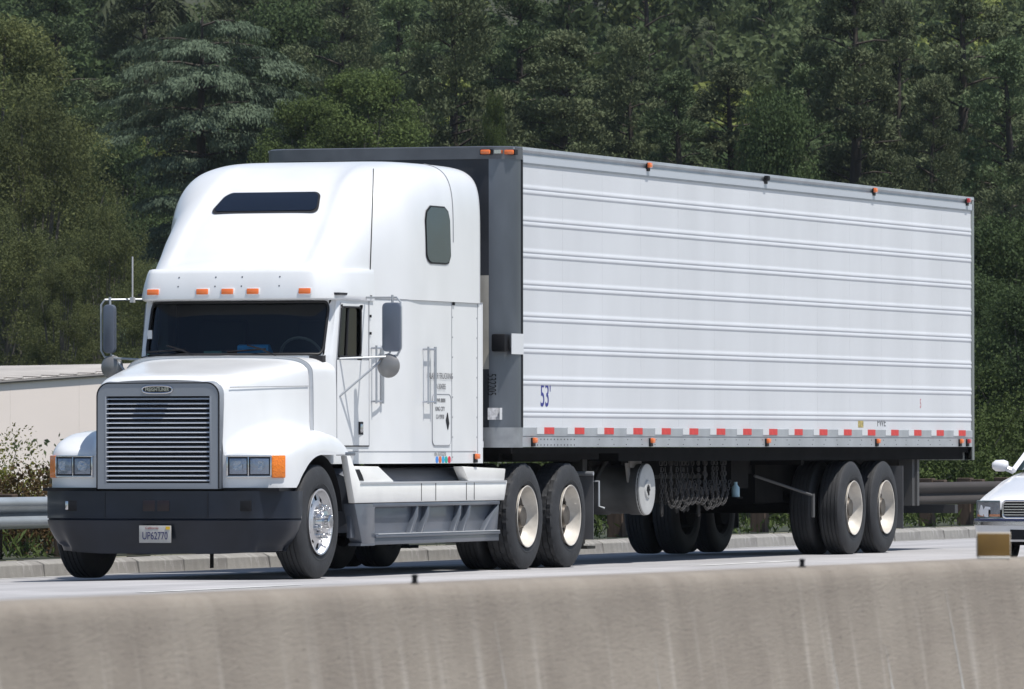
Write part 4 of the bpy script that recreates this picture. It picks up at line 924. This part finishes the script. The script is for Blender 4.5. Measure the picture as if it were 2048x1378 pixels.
# axles, brake gear, flaps, under-ride guard
for y in (11.44,12.69): 
    part(R_, 'axle', MB().tube([(-.95,y,.517),(.95,y,.517)], .065, 10), UNDER)
    for s in (1,-1): part(R_, 'spring', MB().prism([(y-.5,.80),(y,.62),(y+.5,.80),(y+.5,.76),(y,.56),(y-.5,.76)],'x',s*.52-.04,s*.52+.04), UNDER)
part(R_, 'air_tank', MB().lathe([(-.4,0),(-.36,.12),(.36,.12),(.4,0)], (0,9.9,.86), 'x', 16), UNDER)
part(R_, 'rack_dark_fill', MB().box((.1,5.2,.60),(.66,7.6,1.06)), UNDER, bev=.02)  # black block added to darken the view behind the chains
part(R_, 'axle_dark_fill', MB().box((-.72,9.75,.58),(.66,10.75,1.05)).box((-.3,10.8,.55),(.3,13.2,.9)), UNDER)  # solid black mass added to deepen the dark around the suspension
part(R_, 'floor_dark_fill', MB().box((-.9,7.5,.66),(.1,9.3,1.06)), UNDER, bev=.02)  # block added for the blackness under the floor ahead of the axles
part(R_, 'control_box', MB().box((.75,8.0,.75),(.95,8.6,1.1)), UNDER)
part(R_, 'bottle', MB().lathe([(.66,0),(.66,.045),(.76,.045),(.79,.02),(.82,.02),(.82,0)], (1.0,8.0,0), 'z', 10), mat('bottle_glass', (.35,.5,.55), .15))
part(R_, 'bottle_holder', MB().box((.85,7.9,.64),(1.05,8.1,.66)).box((.85,7.9,.64),(.87,8.1,1.1)), UNDER)
part(R_, 'slider_lever', MB().tube([(.7,9.6,.88),(1.15,10.3,.66)], .016, 6).box((1.14,10.28,.42),(1.16,10.34,.68)), mat('lever_grey', (.07,.07,.07), .7))
for s in (1,-1):
    part(R_, 'mud_flap', MB().box((s*.98-.3,13.32,.27),(s*.98+.3,13.335,.98)), mat('flap_rubber'))
    part(R_, 'guard_post', MB().box((s*.62-.06,15.9,.50),(s*.62+.06,16.0,1.06)), UNDERG)
part(R_, 'underride_guard', MB().box((-1.15,15.88,.42),(1.15,16.0,.52)), mat('guard_dark', (.04,.04,.042), .6))
part(R_, 'fold_post', MB().box((1.0,14.1,.52),(1.16,14.28,1.12)).box((1.16,14.2,.52),(1.19,14.28,1.12)), mat('post_grey', (.07,.07,.07), .6))
for s in (1,-1):
    for k, y in enumerate((11.44,12.69)):
        wheel(R_, s*1.135, y, s, 'trailer', .3*k); wheel(R_, s*.80, y, s, 'inner')

# ================================================================= WHITE CAR
cX, cY = 5.55, 4.35
CW = mat('car_white', (.80,.80,.82), .25, coat=1., var=.02)
Cc = Thing('white_sedan', (cX, cY+2.3, 0), 'white sedan with chrome bumper strip entering at the right edge behind the trailer', 'car')
st = [ # y, half width, z sill, z belt, z hood
 (0.0,.70,.46,.58,.655),(.04,.80,.46,.60,.69),(.15,.86,.46,.64,.73),(.45,.885,.48,.69,.80),(.9,.895,.48,.75,.90),(1.35,.90,.30,.79,.965),(1.6,.90,.28,.80,.985),(3.4,.90,.28,.84,1.0),(4.0,.89,.34,.84,.99),(4.6,.85,.42,.80,.93),(4.75,.80,.45,.76,.86)]
def csec(y):
    c = [float(np.interp(y, [s_[0] for s_ in st], [s_[k] for s_ in st])) for k in range(1,5)]; w_, zs, zb, zh = c
    return [(0,zh),(.5*w_,zh-.006),(.80*w_,zh-.03),(.93*w_,zh-.075),(.985*w_,zb),(w_,zb-.10),(w_,zs+.1),(.97*w_,zs)]
ysC = [0,.02,.05,.1,.18,.3,.45,.65,.9,1.15,1.4,1.6,2,2.6,3.2,3.7,4.1,4.4,4.6,4.7,4.75]
G = []
for y in ysC:
    K = csec(y); P = [cr_interp(K, q/3) for q in range(22)]
    G.append([(cX-x, cY+y, z) for x,z in P[:0:-1]]+[(cX+x, cY+y, z) for x,z in P])
mbc = MB().grid(G); mbc.add(G[0], [tuple(range(len(G[0])))]); mbc.add(G[-1], [tuple(range(len(G[0])))])
cb = part(Cc, 'body', mbc, CW, smooth=45)
# glasshouse
gl = [(1.30,.80,.955,.0),(1.95,.70,1.36,0),(2.3,.68,1.41,0),(3.0,.68,1.40,0),(3.35,.70,1.34,0),(3.95,.78,.98,0)]
G = [[(cX-w_,cY+y,.95),(cX-w_+.02,cY+y,max(.953,z-.10)),(cX-w_+.10,cY+y,z-.01 if z > .99 else .957),(cX,cY+y,z),(cX+w_-.10,cY+y,z-.01 if z > .99 else .957),(cX+w_-.02,cY+y,max(.953,z-.10)),(cX+w_,cY+y,.95)] for y,w_,z,_ in gl]
cg = part(Cc, 'window_glass', MB().grid(G), mat('car_glass', (.012,.035,.035), .08, coat=1.), smooth=60)
part(Cc, 'roof', MB().grid([[(cX+x, cY+y, 1.365+.05*(1-abs(x)/.7)**.5+.012*(1-abs(y-2.6)/.7)) for x in np.linspace(-.62,.62,9)] for y in np.linspace(1.93,3.34,8)]), CW, smooth=60)
for s in (1,-1):
    part(Cc, 'pillar', MB().tube([(cX+s*.80,cY+1.28,.95),(cX+s*.69,cY+1.95,1.33),(cX+s*.68,cY+2.6,1.385),(cX+s*.69,cY+3.3,1.33),(cX+s*.78,cY+3.95,.96)], .028, 6), CW)
    part(Cc, 'pillar', MB().tube([(cX+s*.80,cY+2.6,.96),(cX+s*.69,cY+2.6,1.37)], .03, 6), CW)
    m_ = part(Cc, 'wing_mirror', MB().lathe([(-.085,0),(-.08,.032),(-.045,.058),(.04,.060),(.08,.045),(.09,0)], (cX+s*.98,cY+1.42,1.0), 'x', 32).tube([(cX+s*.84,cY+1.45,.94),(cX+s*.94,cY+1.43,.985)], .035, 6), CW, smooth=60)
    hlx = [(cX+s*x, cY+y) for x, y in ((.575,.0),(.68,.012),(.76,.04),(.84,.10),(.873,.20))]
    h_ = part(Cc, 'headlight', MB().grid([[(x-(0),y-.012,z) for x,y in hlx] for z in (.485,.495,.630,.640)]), mat('car_lens', (.22,.23,.25), .1, metal=.4, coat=1., bump=.5, bscale=40), smooth=30)
    part(Cc, 'headlight_rim', MB().tube([(x,y-.015,.645) for x,y in hlx]+[(hlx[-1][0],hlx[-1][1]-.012,.48)]+[(x,y-.015,.48) for x,y in hlx[::-1]], .008, 5), mat('rim_teal_grey', (.12,.16,.17), .3), parent=h_)
    part(Cc, 'marker_strip', MB().grid([[(x,y-.016,z) for x,y in hlx[:4]] for z in (.49,.514)]), mat('peach_lens', (.5,.22,.12), .2, coat=1.), parent=h_)
    for y in (.85,3.75):
        e = bpy.data.objects.new('wheel', None); col.objects.link(e); e.parent = Cc.o; e.location = (s*.78, cY+y-Cc.base[1], .31); e.rotation_euler = (0,0,0 if s > 0 else math.pi); e.scale = (.75,.6,.6)
        link('tyre', TYF, e); link('rim', FR, e)
# bumper with chrome strip
def bpn(o, zs, wk=1.):
    xs = [(0,-.10),(.4,-.095),(.65,-.06),(.80,.0),(.88,.12),(.905,.35)]
    P = [cr_interp(xs, q/3) for q in range(16)]
    return [[(cX-(x+o*.4)*wk,cY+y-o,z) for x,y in P[:0:-1]]+[(cX+(x+o*.4)*wk,cY+y-o,z) for x,y in P] for z in zs]
bu = part(Cc, 'bumper', MB().grid(bpn(-.08,[.465])+bpn(.0,[.46,.44,.40])+bpn(-.01,[.37])+bpn(-.03,[.30])+bpn(-.06,[.24])+bpn(-.16,[.235])), mat('bumper_white', (.62,.63,.65), .35, coat=.5), smooth=45)
part(Cc, 'chrome_strip', MB().grid(bpn(.0,[.442])+bpn(.014,[.438,.405])+bpn(0,[.40])), CHROME, parent=bu)
part(Cc, 'trim_strip', MB().grid(bpn(.002,[.468])+bpn(.012,[.463,.450])+bpn(0,[.446])), mat('navy_trim', (.02,.03,.09), .3), parent=bu)
part(Cc, 'air_intake', MB().box((cX-.45,cY-.085,.26),(cX+.45,cY+.0,.36)), BLACKP, parent=bu)
cgr = part(Cc, 'grille', MB().box((cX-.54,cY-.014,.49),(cX+.54,cY+.0,.64)), BLACKP)
part(Cc, 'grille_frame', MB().tube([(cX+x,cY-.02,z) for x,z in rrect(-.545,.545,.478,.648,.04)], .010, 6, closed=True), CHROME, parent=cgr)
cs_ = MB().box((-.53,-.006,-.004),(.53,.006,.004)).mesh('grille_bar', CHROME, 0)
for k in range(5): inst(Cc, 'grille_bar', cs_, (cX,cY-.018,.508+k*.027), parent=cgr)
part(Cc, 'underbody', MB().box((cX-.78,cY+.2,.2),(cX+.78,cY+4.5,.45)), UNDER)

# ================================================================= VEGETATION
rng = np.random.default_rng(11)
def qmesh(name, V, mats, midx=None, tri=False):
    n = len(V)//4; me = bpy.data.meshes.new(name)
    me.vertices.add(len(V)); me.vertices.foreach_set('co', np.ascontiguousarray(V, dtype=np.float32).ravel())
    me.loops.add(n*4); me.loops.foreach_set('vertex_index', np.arange(n*4, dtype=np.int32))
    me.polygons.add(n); me.polygons.foreach_set('loop_start', np.arange(0, n*4, 4, dtype=np.int32))
    for m in mats: me.materials.append(m)
    me.update(calc_edges=True); return me
def unit(a): return a/np.maximum(1e-6, np.linalg.norm(a, axis=1, keepdims=True))
def leaves(C, D, s, asp, jit=.6, N=None):
    """rhombus leaves: C centres, D long direction, s size"""
    n = len(C); D = unit(D + jit*rng.normal(size=(n,3))); R = rng.normal(size=(n,3)) if N is None else unit(N)+.42*rng.normal(size=(n,3)); U = unit(np.cross(D, R)); s = (s*rng.uniform(.6,1.3,n))[:,None]
    V = np.empty((n,4,3)); V[:,0] = C-D*s*.5; V[:,1] = C+U*s*asp*.5; V[:,2] = C+D*s*.5; V[:,3] = C-U*s*asp*.5
    return V.reshape(-1,3)
def ball(n, r, fill=.35):
    p = unit(rng.normal(size=(n,3))); return p*r*(fill+(1-fill)*rng.uniform(0,1,(n,1))**.6)
def trunkmesh(H, r, limbs, m):
    b = MB(); b.tube([(0,0,-1.),(0.02*H*.1,0,H*.35),(-.01*H,.01*H,H*.7),(0,0,H*.98)], [r,r*.8,r*.5,r*.1], 7)
    for p0, p1, rr in limbs: b.tube([p0, tuple((np.array(p0)+np.array(p1))/2+np.array([0,0,.1])), p1], [rr,rr*.7,rr*.25], 4)
    return b.mesh('trunk', m, 60, merge=False)
BARK = mat('bark', (.05,.04,.032), .9, var=.4, vscale=6, stretch=(1,1,.2))
BARKG = mat('grey_bark', (.12,.11,.095), .9, var=.3, vscale=6, stretch=(1,1,.2))
def pine(H, R, nb, nl, ls, m, z0=.06, powr=1.3, seed=0, cs0=.55, gap=.3):
    """limbs at uneven heights, each carrying a few separate tufts of needles"""
    global rng; rng = np.random.default_rng(seed); Cs = []; Ds = []; Ns = []; limbs = []
    for k in range(nb):
        h = z0+(1-z0)*((k+.5)/nb)**.9; a = k*2.39996+rng.uniform(-.6,.6)
        L = R*(1-((h-z0)/(1-z0))**powr)*rng.uniform(.55,1.15)*(1+.22*math.sin(3*a+seed)+.18*math.sin(h*31+2*a+seed*2))+.10*R
        if rng.random() < gap*.35: L *= .45
        rise = rng.uniform(.05,.45); nt = max(1, int(L/(cs0*1.15)))
        for j in range(nt):
            s = (j+1)/nt; q = L*s; cs = cs0*rng.uniform(.6,1.35)*(.75+.45*s)*(1.15-.45*h); ao = a+rng.uniform(-.25,.25)/max(.4,s)*.5
            if s < .55 and rng.random() < .5: continue
            c = np.array([q*math.cos(ao), q*math.sin(ao), h*H+q*rise-.10*q*s+rng.uniform(-.15,.15)])
            n = int(nl*(cs/cs0)**1.7); B_ = ball(n, 1., .15)*np.array([cs,cs,cs*.62]); Ns.append(unit(B_)+[0,0,.25])
            Cs.append(c+B_); Ds.append(B_*.7+np.array([math.cos(a)*.5*cs, math.sin(a)*.5*cs, cs*.9]))
        limbs.append(((0,0,h*H), (L*math.cos(a)*.9, L*math.sin(a)*.9, h*H+L*rise*.8), .03+.012*L))
    C = np.concatenate(Cs); V = leaves(C, np.concatenate(Ds), ls, .40, .5, np.concatenate(Ns))
    return qmesh('crown', V, [m]), trunkmesh(H, H*.016+.06, limbs, BARK)
def broad(H, R, ncl, nl, ls, m, z0=.25, seed=0, flat=1., asp=.6, csz=.26):
    global rng; rng = np.random.default_rng(seed); Cs = []; Ds = []; Ns = []; limbs = []
    for k in range(ncl):
        u = rng.uniform(-1,1); a = k*2.39996; zz = z0*H+(1-z0)*H*(.5+.5*u); prof = math.sqrt(max(0.05, 1-(u*.92)**2))*(1.05-.2*u)
        q = R*prof*rng.uniform(.35,1.0); cs = R*csz*rng.uniform(.6,1.5)
        c = np.array([q*math.cos(a), q*math.sin(a), zz*flat]); n = int(nl*(cs/(R*csz))**1.6)
        B_ = ball(n, 1., .3)*np.array([cs,cs,cs*.72]); Ns.append(unit(B_)+[0,0,.2]); Cs.append(c+B_); Ds.append(rng.normal(size=(n,3))+unit(B_)*.5)
        if k % 4 == 0: limbs.append(((0,0,z0*H*rng.uniform(.5,1.)), tuple(c), .03+.006*H))
    C = np.concatenate(Cs); V = leaves(C, np.concatenate(Ds), ls, asp, .3, np.concatenate(Ns))
    return qmesh('crown', V, [m]), trunkmesh(H*.75, H*.018+.05, limbs, BARKG)
def deodar(H, R, m, seed=3):
    global rng; rng = np.random.default_rng(seed); Cs = []; Ds = []; limbs = []
    nb = 62
    for k in range(nb):
        f = (k+.5)/nb; tier = round(f*15)/15*.7+f*.3; h = H*(.10+.86*tier); L = R*(.95+.20*math.sin(f*9.)-.42*max(0,f-.55)**1.2*2.)*rng.uniform(.6,1.12); a = k*2.39996+rng.uniform(-.35,.35)
        n = 18; pts = []; rise = rng.uniform(.04,.16); droop = rng.uniform(.16,.30)
        for j in range(n+1):
            s = j/n; pts.append(np.array([math.cos(a)*L*s, math.sin(a)*L*s, h+L*(rise*s*1.3-droop*s**3.0)]))
        limbs.append((tuple(pts[0]), tuple(pts[11]), .06))
        side = np.array([-math.sin(a), math.cos(a), 0]); P = np.array(pts)
        nspr = int(5+L*3.4)
        for q in range(nspr):   # each spray: a small plate with a hanging fringe
            s = .20+.80*((q+rng.random())/nspr)**.8; g = rng.uniform(-1,1); wd = .34*L*math.sin(min(1,s)*math.pi*.78)+.12
            i0 = min(n-1, int(s*n)); base = P[i0]+(P[i0+1]-P[i0])*(s*n-i0)
            ln = rng.uniform(.35,.75)*(1.1-.3*s); dr = np.array([math.cos(a), math.sin(a), -.10])+side*g*.9
            c0 = base+side*g*wd; c0[2] -= abs(g)**1.6*wd*.35
            nn = int(230*ln); t = rng.uniform(-.6,1,nn); u = rng.normal(size=nn)*.16; hang = rng.exponential(.10,nn)+.16*(t>.3)*rng.random(nn)
            C = c0+dr[None,:]*(t*ln)[:,None]+np.cross(dr,[0,0,1])[None,:]*u[:,None]; C[:,2] -= hang+.18*np.clip(t,0,1)**2*ln
            Dd = dr[None,:]*.5+np.stack([np.zeros(nn),np.zeros(nn),-.2-hang*6],1); Cs.append(C); Ds.append(Dd)
    C = np.concatenate(Cs); NN = np.zeros_like(C); NN[:,2] = 1.; NN[:,:2] = C[:,:2]/4.6*.6; V = leaves(C, np.concatenate(Ds), .18, .32, .30, NN)
    return qmesh('crown', V, [m]), trunkmesh(H, .35, limbs, BARK)
def palm(H, m):
    V = []; b = MB()
    for k in range(34):
        a = k*2.4; el = 1.2-k*.075; p = np.array([0,0,H]); 
        L = 2.2
        for j in range(10):
            s = j/10; d = np.array([math.cos(a)*math.cos(el-s*1.3), math.sin(a)*math.cos(el-s*1.3), math.sin(el-s*1.3)]); q = p+d*L/10
            sd_ = np.array([-math.sin(a), math.cos(a), 0])
            for e in (1,-1):
                tip = (p+q)/2+sd_*e*.45*(1-s*.5)+np.array([0,0,-.22])+d*.25
                V += [p, q, tip, tip+np.array([.0,0,.02])]
            p = q
    return qmesh('crown', np.array(V), [m]), MB().tube([(0,0,-1),(.1,0,H*.5),(0,0,H)], [.22,.17,.15], 8).mesh('trunk', BARKG, 60)
L_PINE = leafmat('pine_needles', (.145,.190,.090), (.06,.088,.045), .35, .15)
L_PINE2 = leafmat('dusky_needles', (.150,.175,.090), (.065,.082,.045), .3, .15)
L_DEO = leafmat('deodar_needles', (.118,.152,.100), (.062,.088,.056), .5, .15)
L_OLI = leafmat('olive_leaves', (.155,.172,.066), (.078,.095,.042), .45, .35)
L_YEL = leafmat('spring_leaves', (.105,.142,.045), (.058,.082,.03), .5, .35)
L_GRN = leafmat('green_leaves', (.08,.115,.045), (.042,.065,.028), .3, .3)
L_DRY = leafmat('dry_yellow_leaves', (.27,.25,.06), (.15,.165,.04), .8, .4)
L_IVY = leafmat('ivy_leaves', (.085,.12,.035), (.04,.055,.02), 1.5, .2)
L_HIL = leafmat('hill_leaves', (.125,.155,.065), (.06,.085,.042), .12, .3)
L_HILB = leafmat('hill_leaves_pale', (.27,.30,.08), (.15,.18,.06), .12, .3)
L_FROND = leafmat('palm_fronds', (.085,.10,.055), (.05,.06,.035), 1., .2)
L_RED = leafmat('rusty_leaves', (.13,.08,.04), (.075,.055,.025), 2., .3)
PROTO = {
 'pineA': (pine(16,3.6,70,520,.17,L_PINE,seed=1,cs0=.70),16), 'pineB': (pine(16,3.0,78,480,.17,L_PINE2,powr=1.9,seed=2,cs0=.62),16),
 'pineC': (pine(16,4.4,74,560,.18,L_PINE2,powr=1.15,seed=5,cs0=.80),16),
 'olive': (broad(13,3.4,150,420,.14,L_OLI,z0=.06,seed=8,asp=.42,csz=.21),13), 'olive2': (broad(10,3.6,120,440,.13,L_OLI,z0=.05,seed=9,asp=.42,csz=.23),10),
 'green': (broad(10,3.8,110,380,.17,L_GRN,z0=.1,seed=12),10), 'spring': (broad(12,3.2,110,420,.13,L_YEL,z0=.1,seed=13,csz=.22),12),
 'deodar': (deodar(16,4.6,L_DEO),16), 'palm': (palm(7,L_FROND),7),
 'hillA': (broad(9,4.4,50,200,.34,L_HIL,z0=.05,seed=21,csz=.30),9), 'hillB': (broad(8,4.2,44,200,.34,L_HILB,z0=.05,seed=22,csz=.32),8),
 'hillC': (pine(13,3.4,46,70,.42,L_HIL,seed=23,cs0=.7),13), 'hillD': (broad(9,4.8,48,200,.34,L_GRN,z0=.05,seed=24,csz=.28),9),
}
def tree(kind, nm, px, ytop, D, wscale, label, group=None, rot=None, lean=0.):
    (cm, tm_), H0 = PROTO[kind]; x, y = view_xy(col_off(px, D), D); zb_ = hill(x, y); zt = CAM[2]+(896-ytop)/FPX*D; k = (zt-zb_)/H0
    t = Thing(nm, (x, y, zb_), label, 'tree', group)
    t.o.scale = (k*wscale, k*wscale, k); t.o.rotation_euler = (lean, 0, rot if rot is not None else rng.uniform(0, 6.28))
    link('crown', cm, t.o); link('trunk', tm_, t.o); return t
NEAR = [
 ('olive','olive_green_tree',-10,45,225,1.0,'tall olive-green feathery tree at the left edge of the picture'),
 ('olive2','olive_green_tree',70,215,216,.75,'olive-green tree in front of the tallest one at the left edge'),
 ('olive2','olive_green_tree',215,425,208,.62,'low olive-green tree just left of the truck roof'),
 ('olive2','olive_green_tree',-20,430,206,.95,'bushy olive-green tree over the left end of the warehouse roof'),
 ('olive2','olive_green_tree',300,545,200,.75,'short olive-green tree behind the left mirror of the truck'),
 ('olive','olive_green_tree',120,520,203,.8,'bushy olive-green tree directly above the middle of the warehouse roof'),
 ('deodar','blue_green_cedar',405,15,262,1.0,'large blue-green cedar with drooping layered branches behind the cab'),
 ('green','dark_green_tree',240,300,290,.7,'dark green tree half hidden inside the cedar'),
 ('pineA','dark_conifer',110,-40,315,1.3,'dark conifer behind the top of the left olive-green tree'),
 ('pineC','dark_conifer',285,-60,325,1.1,'broad dark conifer left of the cedar top'),
 ('pineB','dark_conifer',480,-30,330,1.2,'dark conifer directly behind the cedar top'),
 ('green','dark_green_tree',580,40,320,.8,'rounded dark green tree right of the cedar top'),
 ('pineC','dark_conifer',690,-50,312,1.0,'dark conifer left of centre behind the yellow-green tree'),
 ('pineA','dark_conifer',800,-20,305,1.0,'dark conifer behind the right side of the yellow-green tree'),
 ('palm','palm_tree',310,-30,345,1.0,'palm with pale fronds at the top edge left of the cedar'),
 ('spring','yellow_green_tree',725,158,250,.95,'yellow-green leafy tree above the front of the trailer roof'),
 ('spring','yellow_green_tree',610,215,248,.85,'low yellow-green tree between cedar and trailer front'),
 ('pineC','tall_pine',905,-70,258,.9,'tall broad pine above the front corner of the trailer'),
 ('pineA','tall_pine',1040,-40,266,1.05,'tall pine just right of the trailer front corner'),
 ('pineB','tall_pine',1130,70,258,1.2,'medium pine above the first amber roof light of the trailer'),
 ('spring','yellow_green_tree',990,205,240,.22,'small bright yellow-green tree among the central pines'),
 ('pineC','tall_pine',1255,75,262,.85,'bushy pine above the middle front of the trailer'),
 ('palm','palm_tree',1388,88,372,.5,'small palm with a shaggy trunk above the middle of the trailer'),
 ('pineA','tall_pine',1350,150,256,1.05,'pine below the palm above the middle of the trailer'),
 ('pineB','tall_pine',1455,135,260,1.25,'pine to the right of the small palm above the trailer'),
 ('spring','yellow_green_tree',1530,185,266,.3,'bright yellow-green tree behind the middle pines'),
 ('green','dark_green_tree',1555,225,248,.5,'dark green tree between the small palm and the tall dark pines'),
 ('pineA','tall_pine',1620,120,262,1.0,'pointed pine left of the tallest dark pines'),
 ('pineB','tall_pine',1705,-70,256,1.05,'tallest narrow dark pine above the rear half of the trailer'),
 ('pineC','tall_pine',1800,20,260,.75,'dark pine between the two tallest pines on the right'),
 ('pineB','tall_pine',1925,-60,250,1.1,'tall dark pine above the rear corner of the trailer'),
 ('pineA','tall_pine',2010,90,246,1.1,'dark pine at the right edge of the picture'),
 ('pineC','tall_pine',1870,170,236,.75,'dense dark pine above the rear top corner of the trailer'),
 ('pineC','tall_pine',2075,240,222,1.0,'broad dark pine cut by the right edge of the picture'),
 ('green','dark_green_tree',1985,470,190,.9,'low dark green tree right of the trailer rear'),
 ('green','dark_green_tree',2065,600,172,.95,'low dark green tree above the white sedan'),
 ('green','dark_green_tree',1900,560,186,.9,'dark green tree behind the rear end of the trailer'),
]
for i, (k, nm, px, yt, D, wsc, lb) in enumerate(NEAR): rng = np.random.default_rng(100+i); tree(k, nm, px, yt, D, wsc, lb)
# trees standing on the hillside, far off
rng = np.random.default_rng(77); HL = {'hillA':'dark rounded tree on the far hillside','hillB':'pale green rounded tree on the far hillside','hillC':'dark conifer on the far hillside','hillD':'mid-green rounded tree on the far hillside'}
cnt = 0
for row, D in enumerate(np.concatenate([np.arange(290,560,15), np.arange(560,1000,34)])):
    half = 1120/FPX*D; step = 4.8 if D < 560 else 8.5
    for o in np.arange(-half, half, step):
        if cnt >= 285: break
        oo = o+rng.uniform(-2.5,2.5); DD = D+rng.uniform(-10,10); x, y = view_xy(oo, DD); z = hill(x, y)
        vy = 896-(z+9-CAM[2])*FPX/DD
        if vy < -170 or vy > 330: continue
        if vy > 200 and rng.random() < .5: continue
        kd = rng.choice(['hillA','hillB','hillC','hillD'], p=[.34,.16,.22,.28]); (cm, tm_), H0 = PROTO[kd]; s = rng.uniform(.6,1.15)
        t = Thing('hillside_tree', (x,y,z-.3), HL[kd], 'tree', 'trees on the far hillside, '+HL[kd].split(' on ')[0]); t.o.scale = (s*rng.uniform(.9,1.2),)*2+(s,); t.o.rotation_euler = (0,0,rng.uniform(0,6.28))
        link('crown', cm, t.o); link('trunk', tm_, t.o); cnt += 1
print('hill trees', cnt)
# scrub covering the hill floor between the trees: one mass
rng = np.random.default_rng(5); n = 80000; D = rng.uniform(130,700,n); o = rng.uniform(-1,1,n)*1250/FPX*D; XY = [view_xy(a, b) for a, b in zip(o, D)]
C = np.array([(x, y, hill(x, y)+rng.uniform(0,1.4)) for x, y in XY if x < -14]); sc_ = np.linalg.norm(C[:,:2]-CAM[:2], axis=1)/300
so_ = link('hill_scrub', qmesh('hill_scrub', leaves(C, rng.normal(size=C.shape)+[0,0,.7],  .22*sc_, .6), [L_HIL])); so_['kind'] = 'stuff'
# ---- shrubs behind the guardrail
def shrub(nm, x, y, w_, h, m, label, n=3500, ls=.07, group=None, seed=0, asp=.6):
    global rng; rng = np.random.default_rng(seed+500); z0 = .1; Cs = []; Ds = []
    T_ = Thing(nm, (x,y,z0), label, 'shrub', group); ncl = 22; st_ = MB()
    for k in range(ncl):
        a = rng.uniform(0,6.28); q = w_*.5*math.sqrt(rng.uniform(0,1)); zz = h*rng.uniform(.12,.95)*(1-.45*(q/(w_*.5))**2); cs = rng.uniform(.12,.26)*h
        B_ = ball(n//ncl, cs); Cs.append(np.array([q*math.cos(a), q*math.sin(a), zz])+B_); Ds.append(B_*2+rng.normal(size=B_.shape)*.3+[0,0,.1])
        if k % 2 == 0: st_.tube([(0,0,-.1),(q*.4*math.cos(a),q*.4*math.sin(a),zz*.5),(q*math.cos(a),q*math.sin(a),zz)], [.02,.012,.005], 4)
    link('foliage', qmesh('foliage', leaves(np.concatenate(Cs), np.concatenate(Ds), ls, asp, .5), [m]), T_.o); link('stem', st_.mesh('stem', BARKG, 0), T_.o)
def sh_at(px, x): # y on a given x line for an image column
    d = fwd*1.+rt*((px-1024)/FPX); t = (x-CAM[0])/d[0]; return float(CAM[1]+t*d[1])
shrub('dry_shrub', -7.0, sh_at(-12,-7.0), 1.15, 1.5, L_DRY, 'airy yellow-green shrub at the left edge in front of the warehouse', n=6000, ls=.045, seed=1, asp=.4)
shrub('dry_shrub', -6.0, sh_at(8,-6.0), .9, .95, L_DRY, 'lower golden shrub under the airy one at the left edge', n=8000, ls=.04, seed=2, asp=.4)
shrub('rusty_shrub', -4.6, sh_at(40,-4.6), .9, 1.0, L_RED, 'low rust-brown weeds behind the left end of the guardrail', n=2200, ls=.05, seed=3)
shrub('rusty_shrub', -4.8, sh_at(95,-4.8), .6, .95, L_RED, 'low rust-brown weeds beside the truck bumper', n=1200, ls=.05, seed=4)
HS = [(1000,-9.,2.3),(1100,-9.,1.5),(1230,-9.,2.2),(1290,-8.,1.4),(1420,-9.,1.6),(1500,-7.,1.2),(1560,-8.,1.5),(1640,-9.,1.8),(1730,-8.5,1.7),(1800,-7.,1.3),(1850,-9.,2.3),(1885,-7.5,1.5),(1925,-9.,2.6),(1950,-7.5,1.6),(1985,-9.,2.4),(2010,-7.5,1.7),(2045,-9.,2.4),(2080,-8.,1.8)]
for i, (px, x, h) in enumerate(HS):
    shrub('hedge_shrub', x, sh_at(px, x), 2.3, h, L_IVY, ['dark glossy-leaved shrub behind the guardrail seen under the trailer','dark glossy-leaved shrub behind the guardrail right of the trailer'][px > 1900], n=7000, ls=.065, seed=10+i,
          group=['shrubs seen under the trailer','shrubs right of the trailer'][px > 1900])
for i, px in enumerate((300,450,650,800)): shrub('low_bush', -9., sh_at(px,-9.), 2.5, 1.2, L_IVY, 'dark leafy bush behind the guardrail hidden behind the truck', n=3000, ls=.09, seed=40+i, group='bushes behind the truck')
# weeds along the guardrail foot
rng = np.random.default_rng(9); n = 16000; yy = rng.uniform(-9,75,n); xx = rng.uniform(-4.6,-2.75,n); cl = (np.sin(yy*2.1)+np.sin(yy*.83+1)+np.sin(yy*5.3)*.6) > rng.normal(0,.7,n)
C = np.stack([xx, yy, .10+rng.uniform(.0,.34,n)*rng.uniform(.3,1,n)], 1)[cl]
C[:,0] -= .75
wo = link('roadside_weeds', qmesh('roadside_weeds', leaves(C, rng.normal(size=C.shape)*.4+[0,0,1], .13, .22), [L_IVY])); wo['kind'] = 'stuff'

# ---- thin air between the camera and the hill
hz = MB().box((-520,-150,-60),(330,1950,330)).mesh('haze', mat('road_tmp2'), 0); hz.materials.clear()
hm_ = bpy.data.materials.new('haze_air'); hm_.use_nodes = True; t_ = hm_.node_tree; t_.nodes.remove(t_.nodes['Principled BSDF'])
vp = t_.nodes.new('ShaderNodeVolumePrincipled'); vp.inputs['Color'].default_value = (.80,.88,1,1); vp.inputs['Density'].default_value = .00006
t_.links.new(vp.outputs[0], t_.nodes['Material Output'].inputs['Volume']); hz.materials.append(hm_)
ho = link('haze', hz); ho['kind'] = 'stuff'
